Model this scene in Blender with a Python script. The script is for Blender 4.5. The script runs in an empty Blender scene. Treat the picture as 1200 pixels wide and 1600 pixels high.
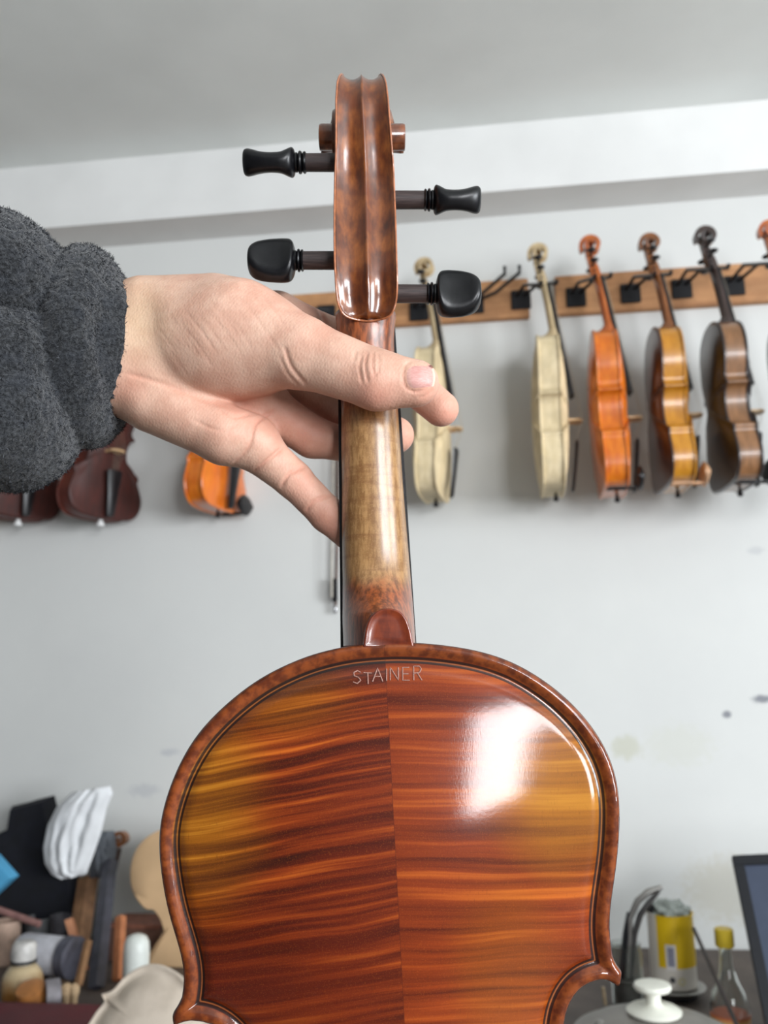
import bpy, bmesh, math, random
import numpy as np
from mathutils import Vector, Matrix, noise as mnoise
random.seed(7); rng = np.random.default_rng(7)
C = bpy.context.scene.collection
scene = bpy.context.scene

# ------------------------------------------------------------------ camera
FPX = 1400.0; W, H = 1200, 1600
CAM_LOC = Vector((0, 0, 1.35))
YAW, PITCH, ROLL = math.radians(7), math.radians(10.5), math.radians(-1.0)
CR = Matrix.Rotation(YAW, 3, 'Z') @ Matrix.Rotation(math.pi/2 + PITCH, 3, 'X') @ Matrix.Rotation(ROLL, 3, 'Z')
cd = bpy.data.cameras.new('camera'); cam = bpy.data.objects.new('camera', cd); C.objects.link(cam)
cam.matrix_world = Matrix.Translation(CAM_LOC) @ CR.to_4x4()
cd.sensor_fit = 'VERTICAL'; cd.sensor_height = 36; cd.lens = 36*FPX/H
cd.clip_start = 0.02
cd.dof.use_dof = True; cd.dof.focus_distance = 0.352; cd.dof.aperture_fstop = 15.0
scene.camera = cam
# ------------------------------------------------------------------ light
wd = bpy.data.worlds.new('world'); scene.world = wd; wd.use_nodes = True
bg = wd.node_tree.nodes['Background']; bg.inputs[0].default_value = (0.86, 0.92, 1.0, 1); bg.inputs[1].default_value = 0.23
def area(name, loc, target, sx, sy, power, col):
    l = bpy.data.lights.new(name, 'AREA'); l.shape = 'RECTANGLE'; l.size = sx; l.size_y = sy; l.energy = power; l.color = col
    o = bpy.data.objects.new(name, l); C.objects.link(o); o.location = loc
    o.rotation_euler = (Vector(target) - Vector(loc)).to_track_quat('-Z', 'Y').to_euler(); return o
# daylight from the workshop's tall windows, behind the camera on the right
area('window_light', (1.085, -2.0, 1.62), (0.0, 0.4, 1.45), 0.25, 0.88, 31, (0.95, 0.97, 1.0))
area('window_light_pane', (1.355, -2.0, 1.66), (0.1, 0.4, 1.45), 0.22, 0.88, 29, (0.95, 0.97, 1.0))
area('window_light_upper', (1.98, -1.9, 2.06), (0.15, 0.4, 1.45), 0.95, 0.46, 52, (0.95, 0.97, 1.0))
area('side_window_light', (4.0, -1.25, 1.6), (-.4, 1.7, 1.4), 1.7, 1.6, 320, (0.91, 0.955, 1.0))
vs = scene.view_settings
vs.view_transform = 'Standard'; vs.look = 'None'; vs.gamma = 1; vs.use_curve_mapping = False; vs.exposure = -0.56

# ------------------------------------------------------------------ mapping
def ray(px, py):
    return CR @ Vector(((px-600)/FPX, (800-py)/FPX, -1))
def at(px, py, Y):
    d = ray(px, py); t = (Y-CAM_LOC.y)/d.y
    return CAM_LOC + d*t
def atz(px, py, z):
    d = ray(px, py); return CAM_LOC + d*((z-CAM_LOC.z)/d.z)
# frame of the held violin (metres): u right, v up along the back, w out of the back towards the camera
TILT = math.radians(9)
VR = CR @ Matrix.Rotation(-TILT, 3, 'X')
VO = CAM_LOC + ray(607, 1005)*0.35
VM = Matrix.Translation(VO) @ VR.to_4x4()
VRI = VR.transposed()
def pv(px, py, w=0.0):               # pixel -> local mm on the plane w (mm)
    d = VRI @ ray(px, py); o = VRI @ (CAM_LOC - VO)
    t = (w/1000 - o.z)/d.z; p = o + d*t
    return np.array([p.x*1000, p.y*1000, w])

# ------------------------------------------------------------------ object helpers
def obj(name, verts, faces, mat, parent=None, smooth=True, M=None):
    me = bpy.data.meshes.new(name)
    if isinstance(verts, np.ndarray): verts = verts.tolist()
    if isinstance(faces, np.ndarray): faces = faces.tolist()
    me.from_pydata([tuple(v) for v in verts], [], [tuple(f) for f in faces]); me.update()
    if mat is not None:
        for m_ in (mat if isinstance(mat, (list, tuple)) else [mat]): me.materials.append(m_)
    if smooth: me.polygons.foreach_set('use_smooth', [True]*len(me.polygons))
    o = bpy.data.objects.new(name, me); C.objects.link(o)
    if parent: o.parent = parent
    if M is not None: o.matrix_world = M
    return o
def fix_normals(o):
    b = bmesh.new(); b.from_mesh(o.data); bmesh.ops.recalc_face_normals(b, faces=b.faces); b.to_mesh(o.data); b.free(); return o
def tag(o, label=None, cat=None, group=None, kind=None):
    if label: o['label'] = label
    if cat: o['category'] = cat
    if group: o['group'] = group
    if kind: o['kind'] = kind
    return o
def empty(name, label, cat, M=None, group=None):
    o = bpy.data.objects.new(name, None); C.objects.link(o); o.empty_display_size = .02
    if M is not None: o.matrix_world = M
    return tag(o, label, cat, group)
class MB:
    def __init__(s): s.v = []; s.f = []; s.m = []
    def add(s, v, f, m=0):
        n = len(s.v); s.v += [tuple(x) for x in v]; s.f += [tuple(i+n for i in q) for q in f]; s.m += [m]*len(f); return s
    def box(s, lo, hi, R=None, c=None, bev=0.0, m=0):
        b = bmesh.new(); bmesh.ops.create_cube(b, size=1)
        lo = Vector(lo); hi = Vector(hi)
        for v in b.verts: v.co = Vector((lo[i]+(v.co[i]+.5)*(hi[i]-lo[i]) for i in range(3)))
        if bev > 0: bmesh.ops.bevel(b, geom=b.edges[:], offset=bev, segments=2, affect='EDGES')
        b.verts.index_update(); vv = [v.co.copy() for v in b.verts]
        if R is not None: vv = [R @ v for v in vv]
        if c is not None: vv = [v + Vector(c) for v in vv]
        s.add(vv, [[v.index for v in f.verts] for f in b.faces], m); b.free(); return s
    def tube(s, pts, rad, n=12, caps=True, m=0, flat=None):
        pts = [Vector(p) for p in pts]; k = len(pts)
        if not hasattr(rad, '__len__'): rad = [rad]*k
        t0 = (pts[1]-pts[0]).normalized(); up = Vector((0, 0, 1)) if abs(t0.z) < .9 else Vector((1, 0, 0))
        a = t0.cross(up).normalized(); vv = []
        for i, p in enumerate(pts):
            t = (pts[min(i+1, k-1)]-pts[max(i-1, 0)]).normalized()
            a = (a - t*a.dot(t)).normalized(); b = t.cross(a)
            for j in range(n):
                th = 2*math.pi*j/n; vv.append(p + (a*math.cos(th) + b*math.sin(th)*(flat or 1))*rad[i])
        ff = [[i*n+j, i*n+(j+1) % n, (i+1)*n+(j+1) % n, (i+1)*n+j] for i in range(k-1) for j in range(n)]
        if caps: ff += [list(range(n))[::-1], [(k-1)*n+j for j in range(n)]]
        return s.add(vv, ff, m)
    def lathe(s, prof, n=32, R=None, c=(0, 0, 0), m=0):     # prof: (radius, z) list
        vv = []
        for r, z in prof:
            for j in range(n):
                th = 2*math.pi*j/n; p = Vector((r*math.cos(th), r*math.sin(th), z))
                if R is not None: p = R @ p
                vv.append(p + Vector(c))
        k = len(prof)
        ff = [[i*n+j, i*n+(j+1) % n, (i+1)*n+(j+1) % n, (i+1)*n+j] for i in range(k-1) for j in range(n)]
        ff += [list(range(n))[::-1], [(k-1)*n+j for j in range(n)]]
        return s.add(vv, ff, m)
    def prism(s, poly, z0, z1, X, Yv, O, bev=0):            # polygon in the plane X,Yv extruded along the normal
        X = Vector(X); Yv = Vector(Yv); N = X.cross(Yv).normalized(); O = Vector(O); n = len(poly)
        vv = [O + X*x + Yv*y + N*z0 for x, y in poly] + [O + X*x + Yv*y + N*z1 for x, y in poly]
        ff = [list(range(n))[::-1], list(range(n, 2*n))] + [[i, (i+1) % n, n+(i+1) % n, n+i] for i in range(n)]
        return s.add(vv, ff)
    def build(s, name, mat, parent=None, smooth=True, M=None, sharp=40):
        o = obj(name, s.v, s.f, mat, parent, smooth, M)
        if len(set(s.m)) > 1: o.data.polygons.foreach_set('material_index', s.m)
        fix_normals(o)
        if smooth:
            b = bmesh.new(); b.from_mesh(o.data); lim = math.radians(sharp)
            for e in b.edges:
                if len(e.link_faces) == 2 and e.calc_face_angle(0) > lim: e.smooth = False
            b.to_mesh(o.data); b.free()
        return o
def frameM(loc, R=None):
    return Matrix.Translation(Vector(loc)) @ ((R or Matrix.Identity(3)).to_4x4())

# ------------------------------------------------------------------ materials
def s2l(c):
    return tuple(((x/255)/12.92 if x/255 <= .04045 else ((x/255+.055)/1.055)**2.4) for x in c) + (1.0,)
class NT:
    def __init__(s, name):
        s.m = bpy.data.materials.new(name); s.m.use_nodes = True; s.t = s.m.node_tree; s.b = s.t.nodes['Principled BSDF']; s._obj = None
    def n(s, typ, **kw):
        x = s.t.nodes.new(typ)
        for k, v in kw.items():
            if k.startswith('_'): setattr(x, k[1:], v)
        return x
    def put(s, sock, v):
        if hasattr(v, 'is_output') or hasattr(v, 'links'): s.t.links.new(v, sock)
        else: sock.default_value = v
    def co(s):
        if s._obj is None: s._obj = s.n('ShaderNodeTexCoord').outputs['Object']
        return s._obj
    def sep(s, v):
        x = s.n('ShaderNodeSeparateXYZ'); s.put(x.inputs[0], v); return x.outputs[0], x.outputs[1], x.outputs[2]
    def comb(s, x, y, z):
        c = s.n('ShaderNodeCombineXYZ'); s.put(c.inputs[0], x); s.put(c.inputs[1], y); s.put(c.inputs[2], z); return c.outputs[0]
    def ma(s, op, a, b=0.0, c=None, clamp=False):
        x = s.n('ShaderNodeMath', _operation=op); x.use_clamp = clamp; s.put(x.inputs[0], a); s.put(x.inputs[1], b)
        if c is not None: s.put(x.inputs[2], c)
        return x.outputs[0]
    def mp(s, v, scale=(1, 1, 1), rot=(0, 0, 0), loc=(0, 0, 0)):
        x = s.n('ShaderNodeMapping'); s.put(x.inputs[0], v); x.inputs['Scale'].default_value = scale; x.inputs['Rotation'].default_value = rot; x.inputs['Location'].default_value = loc; return x.outputs[0]
    def noise(s, v, scale=5, detail=3, rough=.5, dist=0):
        x = s.n('ShaderNodeTexNoise'); s.put(x.inputs['Vector'], v); x.inputs['Scale'].default_value = scale; x.inputs['Detail'].default_value = detail
        x.inputs['Roughness'].default_value = rough; x.inputs['Distortion'].default_value = dist; return x.outputs['Fac']
    def ramp(s, f, stops):
        x = s.n('ShaderNodeValToRGB'); s.put(x.inputs[0], f); e = x.color_ramp.elements
        while len(e) < len(stops): e.new(0.5)
        for i, (p, c) in enumerate(stops):
            e[i].position = p; e[i].color = c if len(c) == 4 and max(c) <= 1 else s2l(c)
        return x.outputs[0]
    def mr(s, v, a, b, c=0.0, d=1.0, smooth=True):
        x = s.n('ShaderNodeMapRange'); x.interpolation_type = 'SMOOTHSTEP' if smooth else 'LINEAR'; s.put(x.inputs[0], v)
        for i, k in enumerate((a, b, c, d)): x.inputs[i+1].default_value = k
        return x.outputs[0]
    def mix(s, f, a, b, mode='MIX'):
        x = s.n('ShaderNodeMix', _data_type='RGBA', _blend_type=mode); s.put(x.inputs[0], f)
        s.put(x.inputs[6], s2l(a) if isinstance(a, tuple) and len(a) == 3 else a); s.put(x.inputs[7], s2l(b) if isinstance(b, tuple) and len(b) == 3 else b); return x.outputs[2]
    def attr(s, name):
        x = s.n('ShaderNodeAttribute', _attribute_name=name); return x
    def bump(s, h, strength=.3, dist=.001, normal=None):
        x = s.n('ShaderNodeBump'); x.inputs['Strength'].default_value = strength; x.inputs['Distance'].default_value = dist; s.put(x.inputs['Height'], h)
        if normal is not None: s.put(x.inputs['Normal'], normal)
        return x.outputs[0]
    def out(s, color=None, rough=.5, spec=.5, metal=0, coat=0, coatr=.1, normal=None, sss=0, sssr=(1, .3, .15), ssss=.003, trans=0, ior=1.45, coatn=None):
        b = s.b
        if color is not None: s.put(b.inputs['Base Color'], s2l(color) if isinstance(color, tuple) and len(color) == 3 else color)
        s.put(b.inputs['Roughness'], rough); b.inputs['Specular IOR Level'].default_value = spec; b.inputs['Metallic'].default_value = metal
        b.inputs['Coat Weight'].default_value = coat; s.put(b.inputs['Coat Roughness'], coatr); b.inputs['IOR'].default_value = ior
        b.inputs['Transmission Weight'].default_value = trans
        if sss: b.inputs['Subsurface Weight'].default_value = sss; b.inputs['Subsurface Radius'].default_value = sssr; b.inputs['Subsurface Scale'].default_value = ssss
        if normal is not None: s.put(b.inputs['Normal'], normal)
        if coatn is not None: s.put(b.inputs['Coat Normal'], coatn)
        return s.m
def simple(name, c, rough=.5, var=.12, scale=60, **kw):
    t = NT(name); n = t.noise(t.co(), scale, 4)
    d = tuple(max(0, x*(1-var)) for x in c); e = tuple(min(255, x*(1+var)) for x in c)
    col = t.ramp(n, [(.3, s2l(d)), (.7, s2l(e))])
    return t.out(col, rough, normal=t.bump(n, .15, .0006), **kw)
def wood(name, c1, c2, rough=.45, axis='z', fine=1.0, coat=.3):
    t = NT(name)
    sc = {'z': (1, 1, .07), 'x': (.07, 1, 1), 'y': (1, .07, 1)}[axis]
    n = t.noise(t.mp(t.co(), sc), 160*fine, 5, .6, .4); n2 = t.noise(t.co(), 22, 2)
    col = t.mix(t.mr(n2, .35, .65, 0, .45), t.ramp(n, [(.3, c1), (.7, c2)]), tuple(int(x*.8) for x in c1))
    return t.out(col, rough, coat=coat, coatr=.2, normal=t.bump(n, .15, .0004))
# wall plaster
t = NT('wall_plaster'); co = t.co(); x, y, z = t.sep(co)
n = t.noise(co, 2.2, 5, .6); n2 = t.noise(co, 24, 4)
col = t.ramp(n, [(.25, (206, 207, 205)), (.75, (215, 216, 213))])
def spot(t, col, P, rad, c, amt, asp=1.0, nz=.5):
    x, y, z = t.sep(t.co())
    dx = t.ma('MULTIPLY', t.ma('SUBTRACT', x, P[0]), asp); dz = t.ma('SUBTRACT', z, P[2])
    d = t.ma('SQRT', t.ma('ADD', t.ma('MULTIPLY', dx, dx), t.ma('MULTIPLY', dz, dz)))
    d = t.ma('ADD', d, t.ma('MULTIPLY', t.ma('SUBTRACT', t.noise(t.co(), 70, 3), .5), rad*nz*2))
    return t.mix(t.mr(d, rad*.4, rad, amt, 0), col, c)
WY = 2.10
for (px, py, r, c, a, asp) in [(978, 1168, .035, (190, 190, 170), .6, .8), (1136, 1116, .010, (110, 112, 122), .8, .7), (1190, 1092, .012, (110, 112, 122), .8, .45),
                               (265, 1175, .012, (172, 175, 182), .5, .4), (225, 1235, .02, (172, 175, 182), .4, .4), (1060, 1165, .06, (205, 206, 196), .5, .6), (1180, 860, .012, (180, 182, 185), .5, .5), (1140, 1390, .09, (196, 192, 178), .6, .7)]:
    col = spot(t, col, at(px, py, WY), r, c, a, asp)
M_WALL = t.out(col, .85, spec=.2, normal=t.bump(n2, .12, .002))
M_BEAM = simple('beam_plaster', (222, 222, 220), .85, .02, 6, spec=.2)
M_CEIL = simple('ceiling_paint', (232, 235, 232), .9, .02, 4, spec=.2)
M_RACK = wood('rack_pine', (168, 118, 78), (196, 146, 100), .6, 'x', .5, 0)
M_BLACK = simple('black_foam', (16, 16, 20), .7, .2, 200)
M_BLKMET = simple('black_metal', (22, 22, 26), .4, .1, 100)
M_EBONY = simple('ebony', (20, 18, 20), .35, .2, 300)
t = NT('polished_ebony'); n = t.noise(t.co(), 900, 3)
M_PEG = t.out(t.ramp(n, [(.3, (6, 6, 8)), (.7, (13, 13, 17))]), .34, spec=.4, coat=.08, coatr=.25, normal=t.bump(n, .05, .0002))
t = NT('peg_shaft'); n = t.noise(t.mp(t.co(), (.08, 1, 1)), 1500, 4)
M_SHAFT = t.out(t.ramp(n, [(.3, (42, 34, 34)), (.7, (70, 58, 56))]), .5, normal=t.bump(n, .2, .0002))

# ------------------------------------------------------------------ room shell
def slab(name, lo, hi, m):
    o = MB().box(lo, hi).build(name, m, smooth=False); return tag(o, kind='structure')
zc = at(600, 210, WY-.12).z                 # ceiling height
zb = at(600, 352, WY).z                     # underside of the beam
slab('wall_back', (-3.2, WY, 0), (3.2, WY+.12, zc+.1), M_WALL)
slab('ceiling', (-3.2, -2.6, zc), (3.2, WY+.12, zc+.1), M_CEIL)
o = slab('trim_1', (-3.2, WY-.12, zb), (3.2, WY+.002, zc+.002), M_BEAM)
slab('floor', (-3.2, -2.6, -.1), (3.2, WY+.12, 0), simple('floor_concrete', (120, 116, 110), .8, .1, 5))

# ------------------------------------------------------------------ 2D outline of a violin body (mm, half width, distance from the top)
UP = [(0, 0), (16, .4), (40, 6), (65, 22), (79, 45), (84, 70), (82, 95), (74, 118), (69, 132), (72, 141), (79, 147)]
MID = [(78, 151), (66, 156), (59, 168), (55, 186), (56, 205), (61, 221), (70, 234), (91, 240)]
LOW = [(93, 245), (90, 256), (96, 272), (103, 295), (101, 318), (90, 338), (70, 350), (35, 355), (0, 356)]
def crom(P, n=8, closed=False):
    P = [np.array(p, float) for p in P]; out = []
    k = len(P)
    for i in range(k-1):
        p0 = P[i-1] if i > 0 else 2*P[0]-P[1]; p1 = P[i]; p2 = P[i+1]; p3 = P[i+2] if i+2 < k else 2*P[-1]-P[-2]
        for j in range(n):
            s = j/n; out.append(.5*((2*p1)+(-p0+p2)*s+(2*p0-5*p1+4*p2-p3)*s*s+(-p0+3*p1-3*p2+p3)*s**3))
    out.append(P[-1]); return out
def half_outline(n=5): return crom(UP, n) + crom(MID, n) + crom(LOW, n)
def full_outline(n=5):
    h = half_outline(n); return [(x, -y) for x, y in h] + [(-x, -y) for x, y in h[::-1][1:-1]]

# ------------------------------------------------------------------ generic scalar field -> mesh (surface nets)
def surface_nets(F, org, h):
    S = F < 0; nx, ny, nz = F.shape
    any_ = np.zeros((nx-1, ny-1, nz-1), bool); all_ = np.ones_like(any_)
    for i in (0, 1):
        for j in (0, 1):
            for k in (0, 1):
                q = S[i:nx-1+i, j:ny-1+j, k:nz-1+k]; any_ |= q; all_ &= q
    act = any_ & ~all_; idx = np.full(act.shape, -1, np.int64); ci = np.argwhere(act); idx[act] = np.arange(len(ci))
    acc = np.zeros((len(ci), 3)); cnt = np.zeros(len(ci)); cor = [(i, j, k) for i in (0, 1) for j in (0, 1) for k in (0, 1)]
    for a in cor:
        for ax in range(3):
            if a[ax]: continue
            b = list(a); b[ax] = 1
            fa = F[ci[:, 0]+a[0], ci[:, 1]+a[1], ci[:, 2]+a[2]]; fb = F[ci[:, 0]+b[0], ci[:, 1]+b[1], ci[:, 2]+b[2]]
            m = (fa < 0) != (fb < 0); t = np.where(m, fa/np.where(m, fa-fb, 1), 0)
            p = np.zeros((len(ci), 3)); p[:, 0] = a[0]; p[:, 1] = a[1]; p[:, 2] = a[2]; p[:, ax] += t
            acc += p*m[:, None]; cnt += m
    V = (ci + acc/cnt[:, None])*h + np.array(org); Q = []
    for ax in range(3):
        o1, o2 = [a for a in range(3) if a != ax]
        sl = [slice(None)]*3; sl[ax] = slice(0, -1); A = S[tuple(sl)]; sl[ax] = slice(1, None); B = S[tuple(sl)]
        e = np.argwhere(A != B); e = e[(e[:, o1] > 0) & (e[:, o2] > 0) & (e[:, o1] < F.shape[o1]-1) & (e[:, o2] < F.shape[o2]-1)]
        fl = A[e[:, 0], e[:, 1], e[:, 2]]; c = []
        for d1, d2 in ((0, 0), (1, 0), (1, 1), (0, 1)):
            q = e.copy(); q[:, o1] -= 1-d1; q[:, o2] -= 1-d2; c.append(idx[q[:, 0], q[:, 1], q[:, 2]])
        q = np.stack(c, 1)
        if ax == 1: fl = ~fl
        q[~fl] = q[~fl][:, ::-1]; Q.append(q)
    return V, np.concatenate(Q)
class Field:
    def __init__(s, lo, hi, h):
        s.h = h; s.lo = np.array(lo, np.float32)
        ax = [np.arange(lo[i], hi[i]+h, h, dtype=np.float32) for i in range(3)]
        s.X = ax[0][:, None, None]; s.Y = ax[1][None, :, None]; s.Z = ax[2][None, None, :]
        s.shape = tuple(len(a) for a in ax)
    def cone(s, a, b, ra, rb, sw=1.0):
        a = np.array(a, np.float32); b = np.array(b, np.float32)
        wc = lambda w, w0: (w-w0)/sw
        ba = (b-a).copy(); ba[2] /= sw
        X = s.X-a[0]; Y = s.Y-a[1]; Z = (s.Z-a[2])/sw
        t = np.clip((X*ba[0]+Y*ba[1]+Z*ba[2])/float(ba@ba), 0, 1)
        d = np.sqrt((X-t*ba[0])**2+(Y-t*ba[1])**2+(Z-t*ba[2])**2)
        return d-(ra+(rb-ra)*t)
    def ell(s, c, r, ang=0.0):                   # ellipsoid turned by ang in the u,v plane
        X = s.X-c[0]; Y = s.Y-c[1]; Z = s.Z-c[2]; ca, sa = math.cos(ang), math.sin(ang)
        x = X*ca+Y*sa; y = -X*sa+Y*ca
        k = np.sqrt((x/r[0])**2+(y/r[1])**2+(Z/r[2])**2)
        return (k-1)*min(r)*.5 + (k-1)*(.5*min(r))
    def mesh(s, F): return surface_nets(F, s.lo, s.h)
def smin(a, b, k):
    h = np.maximum(k-np.abs(a-b), 0)/k; return np.minimum(a, b)-h*h*k*.25
def smooth_mesh(V, Q, it=2, lam=.5):
    E = np.concatenate([Q[:, [0, 1]], Q[:, [1, 2]], Q[:, [2, 3]], Q[:, [3, 0]]])
    for _ in range(it):
        A = np.zeros_like(V); c = np.zeros(len(V))
        for k in range(3):
            A[:, k] = np.bincount(E[:, 0], V[E[:, 1], k], len(V)) + np.bincount(E[:, 1], V[E[:, 0], k], len(V))
        c = np.bincount(E[:, 0], minlength=len(V)) + np.bincount(E[:, 1], minlength=len(V))
        V = V*(1-lam)+A/np.maximum(c, 1)[:, None]*lam
    return V
def vnormals(V, Q):
    n = np.cross(V[Q[:, 2]]-V[Q[:, 0]], V[Q[:, 3]]-V[Q[:, 1]]); N = np.zeros_like(V)
    for k in range(3):
        for j in range(4): N[:, k] += np.bincount(Q[:, j], n[:, k], len(V))
    return N/np.maximum(np.linalg.norm(N, axis=1), 1e-9)[:, None]

# ================================================================== THE HELD VIOLIN
vio = empty('violin', 'red-brown varnished violin held up back outwards by the hand', 'violin', VM)
L_ = [(607, 1003.6), (567, 1006.6), (534.6, 1011), (488, 1022.6), (449, 1038), (410.5, 1057.5), (372, 1084.6), (337, 1115.7), (306, 1150.5), (278.8, 1197), (259.4, 1247.4), (249.7, 1290), (248.5, 1328.8), (253.6, 1375), (263.3, 1425.7), (278.8, 1476), (287.3, 1511), (288.4, 1542), (281, 1565), (269, 1585)]
L_C = [(271, 1603), (290, 1596), (315, 1594), (340, 1603), (365, 1625), (385, 1665)]
R_ = [(607, 1003.6), (650, 1004.2), (697, 1008.5), (747, 1017), (794, 1031.8), (832.6, 1052), (871, 1079), (906, 1112), (933, 1146.7), (952, 1181.6), (963, 1216), (968, 1251), (968, 1290), (965.5, 1329), (961, 1367.6), (955, 1406), (951.5, 1445), (954.5, 1480), (961, 1503), (972, 1519)]
R_C = [(968, 1543), (948.8, 1532), (925, 1531), (907, 1541), (894.6, 1554), (885, 1577), (880, 1600)]
W0 = -1.0
pl = lambda P: [pv(x, y, W0)[:2] for x, y in P]
Lp, Lc, Rp, Rc = pl(L_), pl(L_C), pl(R_), pl(R_C)
# similarity that carries the regular outline onto the traced corners
a1, a2 = np.array([-79, -147.]), np.array([79, -147.]); b1, b2 = Lp[-1], Rp[-1]
za = complex(*(a2-a1)); zb_ = complex(*(b2-b1)); rot = zb_/za; rot = rot/abs(rot)*1.03
def sim(p): z = complex(p[0], p[1]) - complex(*((a1+a2)/2)); z = z*rot; q = (b1+b2)/2; return np.array([z.real+q[0], z.imag+q[1]])
loR = [sim((x, -y)) for x, y in MID[3:]]; lowR = [sim((x, -y)) for x, y in LOW]
loL = [sim((-x, -y)) for x, y in MID[3:]]; lowL = [sim((-x, -y)) for x, y in LOW]
right = crom(Rp, 8) + crom(Rc+loR, 8) + crom(lowR, 8)
left = crom(Lp, 8) + crom(Lc+loL, 8) + crom(lowL, 8)
OUT = np.array(right + left[::-1][1:]); 
# resample densely
def resample(P, step):
    P = np.vstack([P, P[:1]]); s = np.r_[0, np.cumsum(np.linalg.norm(np.diff(P, axis=0), axis=1))]
    q = np.arange(0, s[-1], step); return np.stack([np.interp(q, s, P[:, 0]), np.interp(q, s, P[:, 1])], 1)
OUT = resample(OUT, 1.6)
tips = np.array([Lp[-1], Lc[0], Rp[-1], Rc[0]]+[sim((x_, -y_)) for x_, y_ in ((91, 240), (93, 245), (-91, 240), (-93, 245))])
fre = np.min(np.linalg.norm(OUT[:, None]-tips[None], axis=2), axis=1) > 8
for _ in range(14): OUT = np.where(fre[:, None], OUT*.5+.25*(np.roll(OUT, 1, 0)+np.roll(OUT, -1, 0)), OUT)
def sdist(P, O):                                  # signed distance (+ inside) and nearest point
    A = O; B = np.roll(O, -1, 0); D = np.full(len(P), 1e9); NP_ = np.zeros((len(P), 2)); ins = np.zeros(len(P), bool)
    for a, b in zip(A, B):
        ab = b-a; t = np.clip(((P-a)@ab)/(ab@ab), 0, 1); q = a+t[:, None]*ab; d = np.hypot(*(P-q).T)
        m = d < D; D[m] = d[m]; NP_[m] = q[m]
        c = (a[1] > P[:, 1]) != (b[1] > P[:, 1])
        if c.any(): ins ^= c & (P[:, 0] < (b[0]-a[0])*(P[:, 1]-a[1])/((b[1]-a[1]) or 1e-9)+a[0])
    return np.where(ins, D, -D), NP_
# arching: Poisson solution on a coarse grid
gh = 3.0; lo2 = OUT.min(0)-6; hi2 = OUT.max(0)+6
gx = np.arange(lo2[0], hi2[0], gh); gy = np.arange(lo2[1], hi2[1], gh)
GX, GY = np.meshgrid(gx, gy, indexing='ij'); gd, _ = sdist(np.stack([GX.ravel(), GY.ravel()], 1), OUT); gd = gd.reshape(GX.shape)
ins = gd > 6.0; phi = np.zeros_like(GX)
for _ in range(2500):
    p = phi.copy(); p[1:-1, 1:-1] = .25*(phi[2:, 1:-1]+phi[:-2, 1:-1]+phi[1:-1, 2:]+phi[1:-1, :-2]+1); phi = np.where(ins, p, 0)
phi /= phi.max(); arch = 13.5*phi**1.05
for _ in range(4): arch[1:-1, 1:-1] = .2*(arch[1:-1, 1:-1]+arch[2:, 1:-1]+arch[:-2, 1:-1]+arch[1:-1, 2:]+arch[1:-1, :-2])
def cubic(G, P):
    fx = (P[:, 0]-gx[0])/gh; fy = (P[:, 1]-gy[0])/gh; ix = np.clip(fx.astype(int), 1, G.shape[0]-3); iy = np.clip(fy.astype(int), 1, G.shape[1]-3)
    def w(t): return [(1-t)**3/6, (3*t**3-6*t*t+4)/6, (-3*t**3+3*t*t+3*t+1)/6, t**3/6]
    wx, wy = w(fx-ix), w(fy-iy); r = 0
    for i in range(4):
        for j in range(4): r = r + G[ix+i-1, iy+j-1]*wx[i]*wy[j]
    return r
def height(P, d):
    e = np.clip(d/2.6, 0, 1); bead = 2.0*np.sqrt(np.maximum(1-(1-e)**2, 0))-1.0
    chan = -1.7*np.exp(-((d-6.6)/2.6)**2)*np.clip(d/4, 0, 1) - .8*np.clip((d-3)/4, 0, 1)
    return bead+chan+cubic(arch, P)
st = .75; hx = np.arange(lo2[0], hi2[0], st); hy = np.arange(lo2[1], hi2[1], st)
HX, HY = np.meshgrid(hx, hy, indexing='ij'); PP = np.stack([HX.ravel(), HY.ravel()], 1)
cdist = cubic(gd, PP); near = np.abs(cdist) < 16
dd = cdist.copy(); nn = PP.copy(); dd[near], nn[near] = sdist(PP[near], OUT)
keep = (dd > -.5*st).reshape(HX.shape); cell = keep[:-1, :-1] & keep[1:, :-1] & keep[:-1, 1:] & keep[1:, 1:]
used = np.zeros_like(keep)
for i in (0, 1):
    for j in (0, 1): used[i:used.shape[0]-1+i, j:used.shape[1]-1+j] |= cell
snap = (dd < .55*st) & used.ravel(); nbc = np.zeros(keep.shape, int)
for i in (0, 1):
    for j in (0, 1): nbc[i:keep.shape[0]-1+i, j:keep.shape[1]-1+j] += cell
snap |= (nbc.ravel() < 4) & used.ravel()
PS = PP.copy(); PS[snap] = nn[snap]; DS = np.where(snap, 0, np.maximum(dd, 0))
ids = np.full(keep.size, -1); ui = np.where(used.ravel())[0]; ids[ui] = np.arange(len(ui)); ids = ids.reshape(keep.shape)
ci = np.argwhere(cell); Q = np.stack([ids[ci[:, 0], ci[:, 1]], ids[ci[:, 0]+1, ci[:, 1]], ids[ci[:, 0]+1, ci[:, 1]+1], ids[ci[:, 0], ci[:, 1]+1]], 1)
PB = PS[ui]; DB = DS[ui]; HB = height(PB, DB)
V = np.column_stack([PB, HB])
# boundary skirt
E = {}
for q in Q.tolist():
    for a, b in zip(q, q[1:]+q[:1]):
        if (b, a) in E: del E[(b, a)]
        else: E[(a, b)] = 1
bv = sorted({a for e in E for a in e}); cen = PB.mean(0); nb = {}
V2 = [V]; ext = []; mp_ = {b: i for i, b in enumerate(bv)}
n0 = len(V); b2_ = V[bv].copy(); b2_[:, 2] = -3.6; V = np.vstack([V, b2_]); DB = np.r_[DB, np.zeros(len(bv))]
SK = [[b, a, n0+mp_[a], n0+mp_[b]] for a, b in E]
backF = Q.tolist()+SK
seamA, seamB = pv(605, 1090, 4), pv(632, 1600, 6)

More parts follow.
